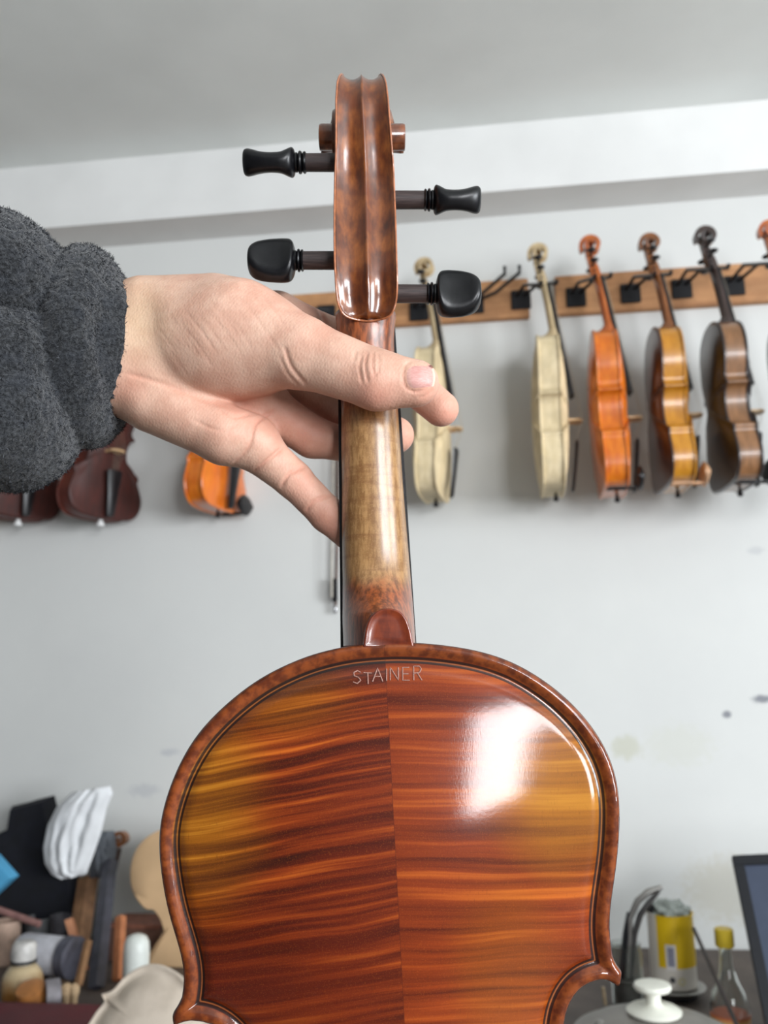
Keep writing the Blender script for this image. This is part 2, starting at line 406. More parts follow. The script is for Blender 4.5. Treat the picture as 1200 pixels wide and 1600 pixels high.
t = NT('flamed_maple_varnish'); co = t.mp(t.co(), (1000, 1000, 1000)); x, y, z = t.sep(co)
k = (seamB[0]-seamA[0])/(seamB[1]-seamA[1])
sx = t.ma('SUBTRACT', x, t.ma('ADD', t.ma('MULTIPLY', y, k), seamA[0]-k*seamA[1]))     # mm right of the joint
isr = t.ma('GREATER_THAN', sx, 0.0)
slope = t.ma('ADD', .185, t.ma('MULTIPLY', isr, -.20))
warp = t.ma('MULTIPLY', t.ma('SUBTRACT', t.noise(t.comb(t.ma('MULTIPLY', x, .018), t.ma('MULTIPLY', y, .03), t.ma('MULTIPLY', isr, 9)), 1, 1), .5), 5)
c = t.ma('ADD', t.ma('SUBTRACT', y, t.ma('MULTIPLY', x, slope)), warp)
nA = t.noise(t.comb(t.ma('MULTIPLY', x, .007), t.ma('MULTIPLY', c, .20), t.ma('MULTIPLY', isr, 7.3)), 1, 2.5, .55)
nB = t.noise(t.comb(t.ma('MULTIPLY', x, .016), t.ma('MULTIPLY', c, .75), t.ma('MULTIPLY', isr, 3.3)), 1, 3, .6)
band = t.ma('ADD', t.ma('MULTIPLY', nA, .72), t.ma('MULTIPLY', nB, .28))
gain = t.ma('ADD', .95, t.ma('MULTIPLY', isr, -.50))
band = t.ma('ADD', .5, t.ma('MULTIPLY', t.ma('SUBTRACT', band, .5), gain))
band = t.ma('ADD', t.ma('SUBTRACT', band, .012), t.ma('MULTIPLY', isr, .046))
dark = t.ramp(band, [(.34, (44, 10, 2)), (.46, (76, 21, 3)), (.55, (124, 46, 8)), (.64, (180, 88, 24))])
gold = t.ramp(band, [(.36, (86, 42, 6)), (.46, (116, 66, 9)), (.55, (146, 90, 13)), (.66, (188, 130, 36))])
def blob(P, rx, ry, amt):
    dx = t.ma('DIVIDE', t.ma('SUBTRACT', x, P[0]), rx); dy = t.ma('DIVIDE', t.ma('SUBTRACT', y, P[1]), ry)
    d = t.ma('SQRT', t.ma('ADD', t.ma('MULTIPLY', dx, dx), t.ma('MULTIPLY', dy, dy)))
    return t.mr(t.ma('ADD', d, t.ma('MULTIPLY', t.ma('SUBTRACT', t.noise(co, .03, 2), .5), .5)), .15, 1.0, amt, 0)
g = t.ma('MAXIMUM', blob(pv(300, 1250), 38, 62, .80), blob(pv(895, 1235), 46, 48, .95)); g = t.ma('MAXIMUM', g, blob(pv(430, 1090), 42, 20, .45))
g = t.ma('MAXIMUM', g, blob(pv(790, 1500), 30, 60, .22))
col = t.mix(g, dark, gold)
col = t.mix(blob(pv(400, 1560), 70, 50, .5), col, (84, 20, 6)); col = t.mix(blob(pv(560, 1400), 30, 90, .35), col, (92, 26, 8))
pore = t.noise(t.comb(t.ma('MULTIPLY', x, 2.6), t.ma('MULTIPLY', y, .35), z), 1, 3, .6); grain = t.noise(co, 2.4, 2)
col = t.mix(t.mr(pore, .60, .74, 0, .35), col, (60, 22, 6)); col = t.mix(t.mr(grain, .5, .8, 0, .13), col, (205, 110, 34))
ed = t.ma('MULTIPLY', t.attr('edge').outputs['Fac'], 1.0)
rim = t.mix(t.mr(t.noise(co, .25, 3), .35, .65), (84, 34, 10), (124, 60, 22))
col = t.mix(t.mr(ed, 4.6, 6.0, 1, 0), col, rim); col = t.mix(t.mr(ed, 0.05, .7, .8, 0), col, (58, 26, 16))
pf = lambda c0, w_: t.mr(t.ma('ABSOLUTE', t.ma('SUBTRACT', ed, c0)), w_*.6, w_*1.4, 1, 0)
blk = t.ma('MAXIMUM', pf(6.0, .55), pf(7.55, .48)); col = t.mix(t.ma('MULTIPLY', blk, .92), col, (24, 12, 8)); col = t.mix(t.ma('MULTIPLY', pf(6.8, .22), .6), col, (140, 84, 44))
jl = t.mr(t.ma('ABSOLUTE', sx), .05, .25, .4, 0); col = t.mix(jl, col, (60, 18, 8))
fin = t.noise(t.comb(t.ma('MULTIPLY', x, .7), t.ma('MULTIPLY', y, .7), z), 1, 3)
nb1 = t.bump(t.ma('ADD', pore, t.ma('MULTIPLY', grain, .6)), .10, .0002); cb = t.bump(t.ma('ADD', fin, pore), .05, .0002)
M_BACK = t.out(col, .45, coat=.8, coatr=.105, normal=nb1, coatn=cb, spec=.14)
back = obj('back_plate', V/1000, backF, M_BACK, vio)
a_ = back.data.attributes.new('edge', 'FLOAT', 'POINT'); a_.data.foreach_set('value', DB.astype(np.float32))
tag(back, 'two-piece flamed maple back with black purfling')
def hgt(u, v):
    P = np.array([[u, v]]); d, _ = sdist(P, OUT); return float(height(P, d)[0])

def varnish(name, c1, c2, c3, ax=(1, .25, 1), sc=.25, rough=.3, coat=.7):
    t = NT(name); co = t.mp(t.co(), (1000, 1000, 1000)); n = t.noise(t.mp(co, ax), sc, 4, .6); n2 = t.noise(t.mp(co, (1, .6, 1)), .16, 3); n3 = t.noise(t.mp(co, (1, .2, 1)), 1.2, 3)
    col = t.mix(t.mr(n2, .35, .65), t.ramp(n, [(.3, c1), (.65, c2)]), t.ramp(n, [(.3, c2), (.7, c3)]))
    col = t.mix(t.mr(n3, .5, .75, 0, .3), col, c1)
    return t.out(col, rough, coat=coat, coatr=.10, normal=t.bump(n3, .05, .0002))
M_HEAD = varnish('head_varnish', (58, 24, 6), (104, 48, 14), (144, 82, 32))
M_RIB = varnish('rib_varnish', (66, 20, 8), (104, 38, 14), (130, 54, 20), (.2, 1, 1))
M_SCR = varnish('scroll_side_varnish', (62, 30, 18), (110, 60, 34), (150, 88, 50))
# neck: worn bare tan wood between varnished ends
nk_t, nk_b = pv(575, 560, -22), pv(600, 925, -22)
t = NT('neck_wood'); co = t.mp(t.co(), (1000, 1000, 1000)); x, y, z = t.sep(co)
n = t.noise(t.mp(co, (1.0, .2, 1)), .5, 4, .65); fl = t.noise(t.mp(co, (.03, .3, .03)), 1, 3, .6); spk = t.noise(co, 1.6, 3)
tan = t.mix(t.mr(n, .35, .65), (126, 88, 48), (164, 124, 78)); tan = t.mix(t.mr(fl, .5, .72, 0, .55), tan, (112, 70, 34)); tan = t.mix(t.mr(spk, .5, .8, 0, .35), tan, (190, 156, 110))
red = t.mix(t.mr(n, .35, .65), (84, 36, 16), (150, 74, 34))
yn = t.ma('ADD', y, t.ma('MULTIPLY', t.ma('SUBTRACT', t.noise(co, .12, 2), .5), 12))
m1 = t.mr(yn, float(nk_b[1])-2, float(nk_b[1])+9, .92, 0); m2 = t.mr(yn, float(nk_t[1])-34, float(nk_t[1])-8, 0, .9)
M_NECK = t.out(t.mix(t.ma('MAXIMUM', m1, m2), tan, red), .38, coat=.85, coatr=.24, normal=t.bump(spk, .08, .0003))

# ribs, belly
def inset(O, d):
    T = np.roll(O, -1, 0)-np.roll(O, 1, 0); T /= np.linalg.norm(T, axis=1)[:, None]; N = np.stack([-T[:, 1], T[:, 0]], 1)
    q, _ = sdist(O+N*.5, O)
    if q.mean() < 0: N = -N
    return O+N*d
RO = inset(OUT, 3.0); n = len(RO)
rv = np.vstack([np.column_stack([RO, np.full(n, z)]) for z in (-3.0, -33.0)]); rf = [[i, (i+1) % n, n+(i+1) % n, n+i] for i in range(n)]
fix_normals(obj('ribs', rv/1000, rf, M_RIB, vio))
bev = [(0, -33.), (0, -36.5)]; bvs = np.vstack([np.column_stack([OUT, np.full(n, z)]) for _, z in bev]); cx = OUT.mean(0)
vv = [bvs]; 
for f_, z_ in ((.9, -37.5), (.7, -42.5), (.4, -47.5), (.08, -50)): vv.append(np.column_stack([cx+(OUT-cx)*f_, np.full(n, z_)]))
vv = np.vstack(vv); ff = [[k_*n+i, k_*n+(i+1) % n, (k_+1)*n+(i+1) % n, (k_+1)*n+i] for k_ in range(5) for i in range(n)] + [list(range(n))[::-1], list(range(5*n, 6*n))]
fix_normals(obj('belly_plate', vv/1000, ff, wood('spruce_varnish', (150, 70, 26), (178, 92, 38), .3, 'y'), vio))
# button
bp = crom([pv(x, y, 1)[:2] for x, y in [(566, 1014), (568, 1000), (571, 982), (578, 965), (590, 954), (606, 950), (623, 954), (634, 965), (641, 982), (645, 1000), (648, 1014)]], 6)
n = len(bp); bc = np.mean(bp, 0); vv = []; prof = [(1, -3), (1, -.1), (.97, .55), (.91, .8), (.84, .45), (.5, .5), (.0, .5)]
for f_, z_ in prof: vv += [np.r_[bc+(p-bc)*f_, z_] for p in bp]
ff = [[k_*n+i, k_*n+(i+1) % n, (k_+1)*n+(i+1) % n, (k_+1)*n+i] for k_ in range(len(prof)-1) for i in range(n)]
fix_normals(obj('button', np.array(vv)/1000, ff, M_RIB, vio)); vio.children[-1]['label'] = 'rounded button at the foot of the neck'
# stamped letters
STR = {'S': [[(.85, .85), (.5, 1), (.15, .85), (.2, .6), (.6, .48), (.85, .25), (.5, 0), (.1, .12)]], 'T': [[(.0, 1), (1, .95)], [(.5, .95), (.55, 0)]],
       'A': [[(0, 0), (.5, 1), (1, 0)], [(.22, .38), (.8, .38)]], 'I': [[(.5, 0), (.5, 1)]], 'N': [[(.05, 0), (.05, 1), (.9, 0), (.9, 1)]],
       'E': [[(.9, 1), (.1, 1), (.1, 0), (.95, 0)], [(.1, .5), (.8, .5)]], 'R': [[(.1, 0), (.1, 1), (.7, 1), (.9, .8), (.7, .55), (.1, .5)], [(.5, .5), (.95, 0)]]}
mb = MB()
for ch, x0, x1, yb, yt in [('S', 550, 566, 1068, 1048), ('T', 568, 581, 1069, 1051), ('A', 582, 598, 1065, 1044), ('I', 601, 607, 1064, 1045), ('N', 609, 624, 1063, 1043), ('E', 628, 641, 1063, 1043), ('R', 645, 660, 1063, 1041)]:
    for s_ in STR[ch]:
        pts = []
        s2_ = [tuple(np.array(s_[i])*(1-k_/5)+np.array(s_[i+1])*k_/5) for i in range(len(s_)-1) for k_ in range(5)]+[s_[-1]]
        for (a, b) in s2_:
            p = pv(x0+(x1-x0)*a, yb+(yt-yb)*b, 3); pts.append((p[0]/1000, p[1]/1000, (hgt(p[0], p[1])+.12)/1000))
        mb.tube(pts, .00024, 6)
tag(mb.build('stamped_letters', simple('stamped_wood', (150, 112, 100), .35, .2, 2000), vio), 'row of small capital letters stamped below the button')

# neck shaft, heel, fingerboard : stations (py, xl, xr, w of the crest, depth, roundness)
def loftsec(sec, wr=None):
    n = len(sec[0]); return [p for s_ in sec for p in s_], [[k_*n+i, k_*n+(i+1) % n, (k_+1)*n+(i+1) % n, (k_+1)*n+i] for k_ in range(len(sec)-1) for i in range(n)] + [list(range(n))[::-1], [(len(sec)-1)*n+i for i in range(n)]]
ST = [(492, 524, 619, -21, 13), (520, 526, 616, -21, 13), (545, 528, 616, -21.5, 13), (600, 531, 619, -22, 13), (640, 533, 622, -22, 13), (700, 533, 626, -22, 13), (760, 534, 630, -22, 13.5), (820, 534, 635, -21.5, 14),
      (880, 534.5, 640, -20.5, 15), (905, 535, 642, -18.5, 17), (925, 535, 643.5, -15, 20), (942, 535, 645, -10, 25), (955, 535, 646, -5, 30), (968, 535, 647, -1.5, 33), (1000, 536, 649, -.8, 34), (1010, 536, 650, -.8, 34)]
secs = []
for (py, xl, xr, wc, dp) in ST:
    wb = wc-dp; a = pv(xl, py, wb+1); b = pv(xr, py, wb+1); m_ = (a+b)/2; hw = (b[0]-a[0])/2; s_ = []
    heel = np.clip((py-900)/60, 0, 1)
    for i in range(25):
        th = math.pi*i/24; cu = math.cos(th); su = math.sin(th); e = 1.0-.0*heel; e2 = .82+.1*heel
        sgn = 1 if cu > 0 else -1
        uu = sgn*abs(cu)**e2; ww = su**(.95)
        if heel > 0: uu = uu*(1-.32*heel*ww**2*(1 if True else 0))
        s_.append(np.array([m_[0]+hw*uu, m_[1], wb+dp*ww])/1000)
    s_.append(np.array([m_[0]-hw, m_[1], wb-.2])/1000); s_.append(np.array([m_[0]+hw, m_[1], wb-.2])/1000)
    secs.append(s_)
def densify(secs, k=4):
    A = np.array(secs); out = []
    for i in range(len(A)-1):
        p0 = A[max(i-1, 0)]; p1 = A[i]; p2 = A[i+1]; p3 = A[min(i+2, len(A)-1)]
        for j in range(k):
            s = j/k; out.append(.5*((2*p1)+(-p0+p2)*s+(2*p0-5*p1+4*p2-p3)*s*s+(-p0+3*p1-3*p2+p3)*s**3))
    out.append(A[-1]); return out
v_, f_ = loftsec(densify(secs)); fix_normals(obj('neck', v_, f_, M_NECK, vio)); tag(vio.children[-1], 'worn tan neck, varnished red-brown at both ends')
mb = MB(); fa0, fa1 = pv(529, 505, -37), pv(617, 505, -37); fb0, fb1 = pv(534, 1010, -38), pv(651, 1010, -38)
fc0 = fb0+(fb0-fa0)*.85; fc1 = fb1+(fb1-fa1)*.85
v_ = [np.array([p[0]+ox, p[1], w])/1000 for w, k_ in ((-35.4, 0), (-39, 0)) for p, ox in ((fa0, -.4), (fa1, -.1), (fc1, -.1), (fc0, -.4))] + [np.array([p[0]+ox, p[1], w])/1000 for w in (-41.5,) for p, ox in ((fa0, 5), (fa1, -5), (fc1, -5), (fc0, 5))]
f_ = [[0, 1, 2, 3]] + [[k_*4+i, k_*4+(i+1) % 4, k_*4+4+(i+1) % 4, k_*4+4+i] for k_ in (0, 1) for i in range(4)] + [[8, 9, 10, 11]]
fix_normals(obj('fingerboard', v_, f_, M_EBONY, vio, smooth=False))
mb = MB()
for i in range(4):
    p = (fa0*(4-i)+fa1*(i+1))/5; q = (fc0*(4.3-i)+fc1*(.7+i))/5; mb.tube([(p[0]/1000, p[1]/1000, -.0435), (q[0]/1000, q[1]/1000, -.0455)], .0003, 6)
mb.build('strings', simple('string_steel', (150, 150, 150), .3, metal=1), vio)

# head: pegbox back + scroll, one swept body with a double flute
def hwc(py, w, xl, xc, xr):
    a, c_, b = pv(xl, py, w), pv(xc, py, w), pv(xr, py, w); return a, c_, b
HS = [(500, 560, 575, 590, -20.5), (498, 551, 575, 600, -19), (494, 541, 575, 608, -17.5), (486, 533, 575, 614, -16), (474, 528.5, 575, 618, -15.6), (458, 526, 575, 620, -14.2), (435, 524.5, 574.5, 620.5, -13.0), (405, 523, 574, 619.5, -13.0), (350, 522.5, 573, 618, -16.0), (300, 523, 571.5, 616, -18.6), (260, 524, 570.5, 614.5, -18.4), (235, 525, 569.5, 612.5, -16.6)]
sec = []
def headsec(l, c_, r, N, R, depth, fl):     # l,c,r outer points (3D mm), N outward, depth inwards
    s_ = []; 
    hl, hr = (c_-l), (r-c_)
    for i in range(31):
        q = i/30*2-1; p = c_ + (hr*q if q > 0 else hl*q)
        a = abs(q); dip = -fl*max(0, 1-(abs(a-.48)/.48)**2.0)**.85 if a < .96 else 0
        rim_ = -.25*max(0, (a-.97)/.03)**2
        s_.append(p+N*(dip+rim_))
    for a_, b_ in ((.93, 1.5), (1.0, 2.3), (.9, 6), (.86, depth)): s_.append(c_+hr*a_*1.0-N*b_)
    for a_, b_ in ((.86, depth), (.9, 6), (1.0, 2.3), (.93, 1.5)): s_.append(c_-hl*a_-N*b_)
    return s_
EL, ER = [], []
for i, (py, xl, xc, xr, w) in enumerate(HS):
    l, c_, r = hwc(py, w, xl, xc, xr); EL.append(l); ER.append(r)
    if i in (0,): N = np.array([0, -.6, .8])
    else:
        pyn = HS[min(i+1, len(HS)-1)]; pyp = HS[i-1]; A = pv(pyp[2], pyp[0], pyp[4]); B = pv(pyn[2], pyn[0], pyn[4]); T = B-A; T[0] = 0; T /= np.linalg.norm(T); N = np.array([0, -T[2], T[1]])
    fl = 2.9*min(1, max(.3, (506-py)/22)); dep = 20 if py < 470 else 12+ (500-py)*.25
    Nn = N if py > 470 else np.array([0, N[1]*.6, N[2]]); sec.append(headsec(l, c_, r, Nn/np.linalg.norm(Nn), None, dep*(1 if i else .5), fl))
cen = pv(566, 215, -38); c0x = pv(566, 215, -38)[0]
sc = []
for j in range(0, 76):
    th = math.radians(8 + j*8.0)                 # 0 = towards the camera, 90 = top
    turn = th/(2*math.pi)
    keys_r = [(0, 22.4), (.10, 25.0), (.22, 28.6), (.27, 28.8), (.35, 27.5), (.5, 22.5), (.75, 16.5), (1.0, 13.6), (1.25, 11.6), (1.5, 9.0), (1.7, 6.5)]
    keys_h = [(0, 11.9), (.10, 11.0), (.18, 9.3), (.25, 7.6), (.35, 7.0), (.5, 7.0), (.75, 9.0), (1.0, 12.0), (1.25, 14.2), (1.4, 17), (1.5, 19), (1.7, 19.8)]
    r_ = np.interp(turn, *zip(*keys_r)); h_ = np.interp(turn, *zip(*keys_h))
    N = np.array([0, math.sin(th), math.cos(th)]); cx_ = c0x + np.interp(turn, [0, .25, .5], [.6, -.6, 0]); ctr = np.array([cx_, cen[1], cen[2]])+N*r_
    dep = min(r_-1.0, 9 if turn < .9 else r_*.9); dep = 12 if turn < .2 else dep
    U = np.array([1., 0, 0])
    if j < 44: EL.append(ctr-U*h_); ER.append(ctr+U*h_)
    sec.append(headsec(ctr-U*h_, ctr, ctr+U*h_, N, None, dep, np.interp(turn, [0, .3, .6, 1], [2.6, 2.0, 1.5, .6])))
A = np.array(sec)/1000; v_, f_ = loftsec(list(A)); hd = fix_normals(obj('scroll', v_, f_, [M_HEAD], vio)); tag(hd, 'pegbox and scroll with two long flutes down the back')
path = EL[::-1]+[(EL[0]+ER[0])/2+np.array([0, -.5, 0])]+ER
MB().tube([p/1000 for p in crom(path, 3)], .00045, 8).build('edge_bead', simple('worn_edge', (158, 96, 62), .3, .15, 300, coat=.5), vio)
mb = MB()
RX = Matrix(((0, 0, 1), (0, 1, 0), (-1, 0, 0)))
eye = np.array([c0x, cen[1], cen[2]])/1000
mb.lathe([(.004, -.0205), (.0058, -.0202), (.0062, -.0192), (.0062, .0192), (.0058, .0202), (.004, .0205)], 32, RX, eye)
mb.build('scroll_eye', M_SCR, vio)
mb = MB().lathe([(.010, -.0140), (.0118, -.0138), (.0124, -.013), (.0124, .0118), (.0118, .0124), (.010, .0126)], 40, RX, eye)
mb.build('scroll_turn', M_SCR, vio)

# pegs
def peg(cy, xa, xb, xc, xd, sgn, rollang, tall, wv, shaft_r=4.1):
    """xa box side, xb end of the shaft, xc start of the head, xd tip"""
    A = pv(xa, cy, wv); B = pv(xb, cy, wv); Cc = pv(xc, cy, wv); D = pv(xd, cy, wv)
    e = empty('peg', 'x', None); e.parent = vio; del e['label']
    ex = (D-A)/np.linalg.norm(D-A); L = lambda q: (A+ex*q)/1000
    s = lambda P: float((P-A)@ex)
    X = Vector(ex); Z = Vector((0, 0, 1)); Yv = Z.cross(X).normalized(); Rm = Matrix((Yv, Z, X)).transposed()
    if Rm.determinant() < 0: Rm = Matrix((-Yv, Z, X)).transposed()
    mb = MB().lathe([(shaft_r/1000*1.02, -.004), (shaft_r/1000, s(B)/1000)], 28, Rm, A/1000); mb.build('shaft', M_SHAFT, e)
    b = s(B); c_ = s(Cc); w_ = c_-b; pr = [(3.6, b-.2), (4.6, b), (5.0, b+w_*.10), (4.6, b+w_*.22), (3.9, b+w_*.28), (4.9, b+w_*.36), (5.2, b+w_*.48), (4.9, b+w_*.58), (3.9, b+w_*.64), (4.4, b+w_*.72), (4.4, b+w_*.85), (3.7, b+w_*.95), (4.2, c_+1)]
    MB().lathe([(r/1000, z/1000) for r, z in pr], 32, Rm, A/1000).build('collar', M_PEG, e)
    Lh = s(D)-c_; n = 40; secs = []
    prof = [(-.03, .40, .55), (-.01, .56, .80), (.03, .76, .97), (.10, .92, .95), (.24, 1.0, .80), (.40, .99, .78), (.55, .96, .80), (.70, .88, .86), (.82, .77, .92), (.92, .60, .88), (.98, .38, .66), (1, .02, .03)]
    for q, bw, tw in prof:
        ring = []
        for j in range(n):
            th = 2*math.pi*j/n; cu, su = math.cos(th), math.sin(th); ex_ = .85
            bx = math.copysign(abs(cu)**ex_, cu)*bw*tall; tz = math.copysign(abs(su)**ex_, su)*tw*7.0
            cav = 1-.22*math.exp(-(bx/(tall*.62))**2)*math.sin(math.pi*min(1, q*1.05))**1.0
            tz *= cav
            ring.append((bx, tz, c_+q*Lh))
        secs.append(ring)
    sd = densify([np.array(r) for r in secs], 3); ca, sa = math.cos(rollang), math.sin(rollang); out = []
    for r in sd:
        for bx, tz, q in r:
            yy = bx*ca-tz*sa; zz = bx*sa+tz*ca; out.append(Vector(A/1000)+Rm@Vector((yy/1000, zz/1000, q/1000)))
    f = [[k_*n+i, k_*n+(i+1) % n, (k_+1)*n+(i+1) % n, (k_+1)*n+i] for k_ in range(len(sd)-1) for i in range(n)]+[list(range(n))]
    fix_normals(obj('peg_head', out, f, M_PEG, e))
    return e
PGS = [(254, 530, 478, 459, 379, -1, 1.05, 8.6, -28.5), (312.5, 610, 663, 679, 752, 1, -1.05, 8.4, -28.5), (407, 530, 474, 459, 387, -1, .30, 11.6, -27), (459, 612, 667, 683, 752, 1, -.22, 11.8, -27)]
for a in PGS: peg(*a)

# ================================================================== HAND
P = lambda x, y, w: pv(x, y, w)
lo = (pv(30, 900, -40)[0]-10, pv(400, 880, -40)[1], -84); hi = (pv(735, 600, -50)[0]+3, pv(300, 405, -20)[1]+4, 6)
F = Field(lo, hi, .72)
palm = F.cone(P(-60, 548, -33), P(240, 548, -34), 32, 29, .72)
palm = smin(palm, F.cone(P(230, 500, -36), P(425, 500, -50), 17, 12.5, .9), 10)
palm = smin(palm, F.cone(P(230, 560, -42), P(420, 570, -53), 17, 12, .9), 8)
palm = smin(palm, F.cone(P(230, 610, -40), P(410, 630, -46), 15, 11.5, .9), 8)
palm = smin(palm, F.cone(P(243, 628, -32), P(352, 680, -31), 14.2, 12.6, 1.0), 7)
palm = smin(palm, F.cone(P(352, 680, -31), P(395, 688, -33), 12.6, 11.3, 1.0), 4)
thumb = F.ell(P(345, 533, -27), (37, 26.2, 21), -.14)
thumb = smin(thumb, F.cone(P(372, 520, -23), P(468, 550, -15), 22.0, 15.4, .85), 10)
thumb = smin(thumb, F.cone(P(468, 550, -15), P(590, 594, -9.5), 14.8, 12.5, .85), 4)
thumb = smin(thumb, F.cone(P(590, 594, -9.5), P(648, 599, -8.5), 12.7, 10.2, .85), 3)
wr = F.cone(P(230, 490, -32), P(330, 470, -31), 17.0, 10, .9)
thumb = smin(thumb, wr, 12)
body = smin(palm, thumb, 3.2)
idx_ = smin(F.cone(P(435, 498, -50), P(522, 532, -60), 12.2, 10.3), F.cone(P(522, 532, -60), P(638, 596, -60), 10.1, 9.0), 3)
idx_ = smin(idx_, F.cone(P(638, 596, -60), P(689, 639, -55), 9.0, 8.4), 3)
mid_ = smin(F.cone(P(432, 565, -52), P(520, 630, -60), 11.8, 9.6), F.cone(P(520, 630, -60), P(585, 668, -61), 9.4, 8.8), 3)
mid_ = smin(mid_, F.cone(P(585, 668, -61), P(618, 680, -54), 8.8, 8.7), 3)
rng_ = smin(F.cone(P(412, 635, -44), P(488, 683, -50), 11.2, 9.4), F.cone(P(488, 683, -50), P(565, 700, -56), 9.2, 7.8), 3)
pky = smin(F.cone(P(388, 690, -34), P(458, 749, -40), 10.8, 8.5), F.cone(P(458, 749, -40), P(512, 804, -44), 8.3, 8.0), 2)
pky = smin(pky, F.cone(P(512, 804, -44), P(556, 846, -48), 8.0, 6.8), 2)
FF = np.minimum(np.minimum(idx_, mid_), np.minimum(rng_, pky)); del idx_, mid_, rng_, pky, palm, thumb
body = smin(body, FF, 5.0); del FF
# keep the flesh off the neck: flattened where it presses on the wood
V, Q = F.mesh(body); del body
V = smooth_mesh(V, Q, 3, .5); N = vnormals(V, Q)
# screen-like coordinates of each vertex, used once to carve the creases where they lie on the skin
o_ = np.array(VRI @ (CAM_LOC - VO)); RC = np.array(VR.transposed() @ CR)      # camera axes in the local frame
rel = (V/1000-o_) @ RC; PX = 600+FPX*rel[:, 0]/-rel[:, 2]; PY = 800-FPX*rel[:, 1]/-rel[:, 2]
front = np.clip((N @ (RC[:, 2]))*2.5, 0, 1)
def crease(pts, depth, sig, wr=None):
    global V
    P_ = np.array(crom(pts, 6)) if len(pts) > 2 else np.array(pts, float); D = np.full(len(V), 1e9); T = np.zeros(len(V)); n = len(P_)-1
    for i in range(n):
        a, b = P_[i], P_[i+1]; ab = b-a; q = np.stack([PX, PY], 1)-a; t = np.clip((q@ab)/(ab@ab), 0, 1); d = np.hypot(*(q-t[:, None]*ab).T); m = d < D; D[m] = d[m]; T[m] = (i+t[m])/n
    fade = np.clip(np.minimum(T, 1-T)*7+.1, 0, 1); g = np.exp(-(D/sig)**2)*depth*fade*front
    if wr is not None: g *= (V[:, 2] > wr)
    V = V-N*g[:, None]; return g
cr = np.zeros(len(V))
CRS = [([(192, 583), (231, 592), (273, 607), (320, 625), (372, 640)], .5, 4, -40), ([(360, 731), (388, 699), (400, 661), (430, 640)], .7, 3.2, -60), ([(392, 741), (415, 722), (444, 697)], .9, 3.0, -60),
       ([(438, 764), (452, 741), (478, 728)], .7, 3.2, -60), ([(476, 802), (492, 783), (519, 772)], .7, 3.2, -60), ([(444, 540), (455, 572), (480, 604)], .7, 3.0, -30), ([(436, 555), (450, 585), (468, 604)], .35, 2.5, -30),
       ([(566, 553), (562, 575), (566, 600)], .55, 2.4, -30), ([(574, 549), (571, 572), (575, 598)], .6, 2.3, -30), ([(583, 549), (582, 570), (586, 592)], .5, 2.3, -30), ([(590, 552), (592, 568), (590, 586)], .4, 2.2, -30), ([(556, 548), (553, 565)], .3, 2.2, -30),
       ([(498, 470), (503, 490), (512, 510)], .8, 3, -80), ([(300, 655), (340, 672), (372, 664)], .35, 2.5, -60), ([(340, 640), (365, 652), (395, 646)], .4, 2.6, -60), ([(655, 622), (668, 617), (677, 607)], .3, 2.2, -30), ([(646, 563), (634, 570), (630, 588), (634, 605), (648, 612), (664, 609)], .5, 2.4, -30)]
for k_ in range(21):                           # fine diagonal lines over the ball of the thumb
    x0 = 238+k_*9.5+rng.uniform(-4, 4); y0 = 505+rng.uniform(-22, 14)-k_*2.2; ln = rng.uniform(40, 100)
    CRS.append(([(x0, y0), (x0+ln*.34, y0+ln*.42), (x0+ln*.72, y0+ln*.98)], rng.uniform(.06, .15), 1.8, -35))
for pts, dpt, sg, wmin in CRS: cr += crease(pts, dpt, sg, wmin)
# soft bulges
def bulge(x, y, r, a):
    global V
    g = np.exp(-((PX-x)**2+(PY-y)**2)/r**2)*a*front; V = V+N*g[:, None]
bulge(520, 560, 26, .5); bulge(575, 572, 16, .7); bulge(255, 470, 26, .7); bulge(225, 610, 26, -1.0); bulge(420, 660, 22, -.8)
red = np.clip(cr*1.0, 0, 1)*.35
for x, y, r, a in [(700, 655, 34, .75), (640, 690, 26, .5), (665, 605, 30, .55), (470, 770, 50, .45), (520, 825, 40, .6), (575, 605, 40, .35), (205, 600, 34, .45), (440, 650, 50, .45), (500, 670, 50, .55), (380, 645, 30, .3), (600, 632, 40, .4), (330, 640, 60, .25), (500, 480, 50, .4), (400, 450, 40, .25)]:
    red += np.exp(-((PX-x)**2+(PY-y)**2)/r**2)*a
yel = np.exp(-((PX-215)/45)**2-((PY-500)/70)**2)*.8
t = NT('skin'); co = t.mp(t.co(), (1000, 1000, 1000)); r_ = t.attr('red').outputs['Fac']; y_ = t.attr('yel').outputs['Fac']
n = t.noise(co, .10, 3); n2 = t.noise(co, 1.6, 3); n3 = t.noise(t.mp(co, (1, 1, 1), (0, 0, .95)), .35, 2)
col = t.mix(t.mr(n, .35, .65), (190, 150, 130), (202, 166, 146)); col = t.mix(t.ma('MULTIPLY', y_, .6), col, (206, 182, 146))
col = t.mix(t.ma('MULTIPLY', r_, .75, clamp=True), col, (204, 132, 112)); col = t.mix(t.mr(n2, .45, .75, 0, .18), col, (180, 130, 112))
vor = t.n('ShaderNodeTexVoronoi'); t.put(vor.inputs['Vector'], t.mp(co, (1, .55, 1), (0, 0, .9))); vor.inputs['Scale'].default_value = .95
wv = t.n('ShaderNodeTexWave'); t.put(wv.inputs['Vector'], t.mp(co, (1, 1, 1), (0, 0, .62))); wv.inputs['Scale'].default_value = .23; wv.inputs['Distortion'].default_value = 5; wv.inputs['Detail'].default_value = 2; wv.inputs['Detail Scale'].default_value = .6
hb = t.ma('ADD', t.ma('MULTIPLY', vor.outputs['Distance'], .55), t.ma('ADD', t.ma('MULTIPLY', wv.outputs['Fac'], .16), t.ma('MULTIPLY', n2, .35)))
M_SKIN = t.out(col, .52, spec=.35, normal=t.bump(hb, .38, .0004), sss=.10, ssss=.003)
